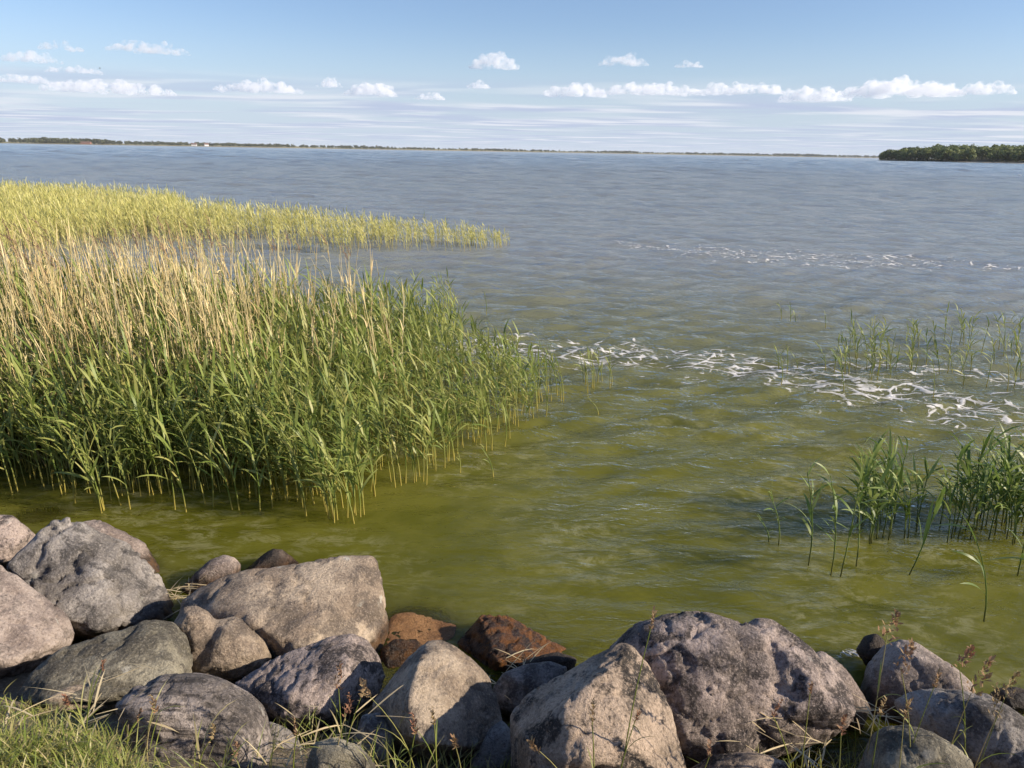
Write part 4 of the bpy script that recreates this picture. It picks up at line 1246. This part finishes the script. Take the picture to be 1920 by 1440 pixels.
ST = [  # px, top row, foot row, distance, seed-head kind, size, label
 (1665, 1130, 1430, 2.55, 2, 1.5, 'tallest weed with an open seed head, in front of the round right boulder'),
 (1796, 1188, 1430, 2.55, 2, 1.3, 'tall weed with a pale open seed head right of the tallest one'),
 (1826, 1230, 1440, 2.5, 4, 1.5, 'tall weed carrying a long rusty-red seed spike'),
 (1690, 1180, 1440, 2.45, 4, 1.4, 'weed with a brown seed spike leaning beside the tallest one'),
 (1225, 1158, 1440, 2.35, 1, 1.1, 'thin stalk with a bud-like head crossing the largest boulder'),
 (1110, 1310, 1450, 2.2, 1, 1.1, 'stalk with a reddish head in front of the pyramid-shaped boulder'),
 (1010, 1366, 1460, 2.15, 0, 1.3, 'stalk with a short green head at the foot of the pyramid-shaped boulder'),
 (1192, 1330, 1460, 2.15, 0, 0.9, 'fine bare-looking stalk over the right face of the pyramid-shaped boulder'),
 (856, 1366, 1450, 2.2, 0, 1.2, 'stalk with a pale green head bent over a reddish stem, bottom centre'),
 (694, 1255, 1440, 2.35, 1, 1.4, 'stalk with a reddish spike in front of the gap by the grey wedge'),
 (628, 1262, 1440, 2.35, 4, 1.0, 'stalk with a purple drooping head in front of the grey wedge boulder'),
 (648, 1305, 1440, 2.3, 3, 1.0, 'stalk with a purplish bushy head right of the drooping one'),
 (672, 1290, 1440, 2.3, 3, 0.9, 'stalk with a dark bushy head among the stalks at the grey wedge'),
 (780, 1330, 1450, 2.2, 1, 1.2, 'stalk with a tan head in front of the rounded-peak boulder'),
 (812, 1345, 1450, 2.2, 1, 1.0, 'shorter tan-headed stalk in front of the rounded-peak boulder'),
 (1590, 1360, 1450, 2.3, 5, 1.4, 'arched stalk with a hanging grey-green head left of the tall weeds'),
 (1648, 1300, 1440, 2.4, 1, 1.1, 'green-headed stalk at the foot of the tallest weed'),
 (1710, 1330, 1440, 2.35, 5, 1.4, 'stalk with a knobbly brown head between the tall weeds'),
 (1755, 1260, 1440, 2.45, 1, 1.0, 'thin stalk rising between two tall weeds over the round boulder'),
 (1905, 1270, 1450, 2.5, 2, 1.2, 'weed with a dark seed head at the right edge'),
 (1870, 1290, 1450, 2.45, 4, 1.1, 'reddish weed just left of the right edge'),
 (1515, 1270, 1440, 2.35, 0, 0.9, 'fine stalk over the right flank of the largest boulder'),
 (1445, 1300, 1440, 2.3, 1, 1.0, 'stalk with a yellowish head in front of the largest boulder'),
 (1330, 1380, 1460, 2.15, 1, 0.9, 'fine stalk at the lower left of the largest boulder'),
 (290, 1300, 1430, 2.2, 1, 1.1, 'stalk with a dark head in front of the streaky boulder'),
 (135, 1290, 1400, 2.2, 0, 1.1, 'stalk with a dark head over the olive wedge boulder'),
 (180, 1250, 1400, 2.25, 0, 0.8, 'fine yellowish stalk over the olive wedge boulder'),
 (255, 1330, 1420, 2.2, 5, 0.8, 'small brown-headed stalk left of the streaky boulder'),
 (395, 1355, 1450, 2.1, 3, 0.8, 'low rusty stalk in front of the streaky boulder'),
 (440, 1390, 1450, 2.1, 3, 0.8, 'low rusty stalk at the right foot of the streaky boulder'),
 (560, 1340, 1450, 2.2, 1, 0.9, 'pinkish stalk left of the small round stone'),
]
for i, (px, pt, pb, Y, kind, sc, lab) in enumerate(ST):
    grass_stalk(px, pt, pb, Y, lab, 'flowering stalks along the bank', kind, 3, i, sc)

# dead reed litter washed between the stones
M_LITTER = leaf_mat('dead_straw', [(0.50, 0.40, 0.22), (0.62, 0.52, 0.32), (0.40, 0.30, 0.16)], (0.5, 0.4, 0.22), 0.1, 0.7)
def litter(center, Y, spread, n, label):
    c = at_y(*center, Y)
    bg_ = Bag()
    for k in range(n):
        v, f = leaf_strip(rng, rng.uniform(0.10, 0.28), rng.uniform(0.004, 0.009), rng.uniform(-0.2, 0.4), rng.uniform(0.0, 0.8), 4, rng.uniform(-1, 1))
        bg_.add((v, f, np.full(len(v), rng.uniform(0, 0.9)), np.full(len(v), 0.5)), c + np.array([rng.normal(0, spread), rng.normal(0, spread), rng.uniform(-0.02, 0.06)]), 1, 1, rng.uniform(0, 6.28))
    tag(link('dead_straw', bg_.mesh('dead_straw'), M_LITTER), label, 'straw', kind='stuff')
litter((335, 1120), 4.3, 0.07, 34, 'wisps of dead reed straw caught between the grey and flat-topped boulders')
litter((1490, 1405), 2.75, 0.10, 30, 'dead straw lodged under the right flank of the largest boulder')
litter((610, 1400), 2.5, 0.10, 34, 'dead straw on the ground below the grey wedge boulder')
litter((1640, 1345), 3.1, 0.08, 24, 'dead straw in the dark gap left of the round right boulder')
litter((150, 1350), 2.45, 0.12, 40, 'dead straw at the upper edge of the bank grass, bottom left')
litter((955, 1275), 3.45, 0.09, 26, 'dead straw draped over the small stone in the central gap')

# ------------------------------------------------------------------ far small things
M_WHITE = flat_mat('whitewash', (0.75, 0.74, 0.70), (0.80, 0.79, 0.76), 0.5)
M_ROOF = flat_mat('roof_tile', (0.16, 0.10, 0.08), (0.22, 0.13, 0.10), 0.5)
M_BRICK = flat_mat('red_brick', (0.30, 0.14, 0.10), (0.36, 0.18, 0.13), 0.5)


def farmhouse(px, inland, L, Wd, H, wallm, label, rz):
    d0 = math.exp(np.interp(px, FS_PX, np.log(FS_D)))
    u = horizon_dir(px) * (d0 + inland)
    root = bpy.data.objects.new('farmhouse', None); COL.objects.link(root)
    root.location = (u[0], u[1], 1.6); root.rotation_euler = (0, 0, rz)
    tag(root, label, 'house', 'farmhouses on the far shore')
    l, q = L / 2, Wd / 2
    V = [(-l, -q, 0), (l, -q, 0), (l, q, 0), (-l, q, 0), (-l, -q, H), (l, -q, H), (l, q, H), (-l, q, H), (-l, 0, H * 1.8), (l, 0, H * 1.8)]
    F = [(0, 1, 5, 4), (1, 2, 6, 5), (2, 3, 7, 6), (3, 0, 4, 7), (4, 8, 7), (5, 6, 9)]
    me = bpy.data.meshes.new('wall'); me.from_pydata(V, [], F); link('wall', me, wallm, root)
    e = 0.5
    V = [(-l - e, -q - e, H * 0.95), (l + e, -q - e, H * 0.95), (l + e, 0, H * 1.84), (-l - e, 0, H * 1.84), (l + e, q + e, H * 0.95), (-l - e, q + e, H * 0.95)]
    V2 = [(x, y, z + 0.35) for x, y, z in V]
    F = [(0, 1, 2, 3), (3, 2, 4, 5), (6, 9, 8, 7), (9, 11, 10, 8), (0, 6, 7, 1), (1, 7, 8, 2), (2, 8, 10, 4), (4, 10, 11, 5), (5, 11, 9, 3), (3, 9, 6, 0)]
    me = bpy.data.meshes.new('roof'); me.from_pydata(V + V2, [], F); rf = link('roof', me, M_ROOF, root)
    ch = 0.5
    bmc = bmesh.new(); bmesh.ops.create_cube(bmc, size=1.0, matrix=Matrix.Translation((l * 0.5, 0, H * 1.95)) @ Matrix.Diagonal((0.9, 0.9, H * 0.5, 1)))
    me = bpy.data.meshes.new('chimney'); bmc.to_mesh(me); bmc.free(); link('chimney', me, M_BRICK, rf)


farmhouse(364, 8, 16, 8, 4.5, M_WHITE, 'left of two tiny white farmhouses on the far shore', 0.2)
farmhouse(387, 8, 13, 8, 5.0, M_WHITE, 'right of two tiny white farmhouses on the far shore', 0.6)
farmhouse(160, 8, 30, 10, 3.6, M_BRICK, 'low reddish farm building on the far shore at left', 0.15)

M_BIRD = flat_mat('dark_feather', (0.03, 0.03, 0.03), (0.05, 0.045, 0.04), 20)
M_GULL = flat_mat('white_feather', (0.72, 0.72, 0.72), (0.82, 0.82, 0.82), 20)


def body_mesh(name, prof, k=10, extra=None):
    """A bird's body as one surface: rings along X given as (x, half-width, half-height, z)."""
    V, F = [], []
    for x, a, b, z in prof:
        for i in range(k):
            an = i / k * 6.283
            V.append((x, a * math.cos(an), z + b * math.sin(an)))
    for l in range(len(prof) - 1):
        for i in range(k):
            F.append((l * k + i, l * k + (i + 1) % k, (l + 1) * k + (i + 1) % k, (l + 1) * k + i))
    if extra:
        for vs in extra:
            o = len(V); V += vs
            n = len(vs) // 2
            F += [(o + i, o + i + 1, o + n + i + 1, o + n + i) for i in range(n - 1)]
    me = bpy.data.meshes.new(name); me.from_pydata(V, [], F)
    for p in me.polygons: p.use_smooth = True
    return me


prof = [(-0.26, 0.005, 0.004, 0.0), (-0.18, 0.05, 0.012, 0.0), (-0.08, 0.06, 0.05, 0.0), (0.04, 0.07, 0.065, 0), (0.13, 0.045, 0.045, 0.01), (0.19, 0.035, 0.035, 0.02), (0.23, 0.012, 0.012, 0.015), (0.27, 0.003, 0.003, 0.01)]
wings = []
for s in (-1, 1):
    wings.append([(0.10, s * 0.05, 0.03), (0.13, s * 0.25, 0.12), (0.06, s * 0.45, 0.10), (-0.04, s * 0.62, 0.06), (-0.06, s * 0.05, 0.03), (-0.08, s * 0.25, 0.11), (-0.09, s * 0.45, 0.09), (-0.08, s * 0.62, 0.055)])
bird = link('bird', body_mesh('bird', prof, 8, wings), M_BIRD)
bird.location = at_y(187, 128, 190.0); bird.rotation_euler = (0.2, 0, 0.5)
tag(bird, 'tiny dark bird flying high at the left, between small clouds', 'bird')
prof = [(-0.30, 0.01, 0.01, 0.16), (-0.20, 0.07, 0.05, 0.12), (-0.05, 0.13, 0.11, 0.09), (0.10, 0.13, 0.12, 0.10), (0.20, 0.07, 0.08, 0.16), (0.23, 0.045, 0.05, 0.27), (0.27, 0.055, 0.055, 0.33), (0.33, 0.03, 0.03, 0.33), (0.40, 0.006, 0.008, 0.31)]
gull = link('gull', body_mesh('gull', prof), M_GULL)
gull.location = on_z(1912, 330, 0.0); gull.rotation_euler = (0, 0, 2.6)
tag(gull, 'tiny white gull floating on the open water near the right edge', 'bird')

# ------------------------------------------------------------------ air
bmh = bmesh.new()
bmesh.ops.create_cube(bmh, size=1.0, matrix=Matrix.Translation((0, 4900, 18)) @ Matrix.Diagonal((18600, 10600, 46, 1)))
hm = bpy.data.meshes.new('haze'); bmh.to_mesh(hm); bmh.free()
mt_h, t_h = new_mat('haze')
pv_ = t_h.n('ShaderNodeVolumePrincipled', ins={'Color': (0.90, 0.94, 1.0, 1), 'Density': 0.00004, 'Anisotropy': 0.0})
t_h.link(pv_.outputs[0], t_h.n('ShaderNodeOutputMaterial').inputs['Volume'])
tag(link('haze', hm, mt_h), kind='stuff')
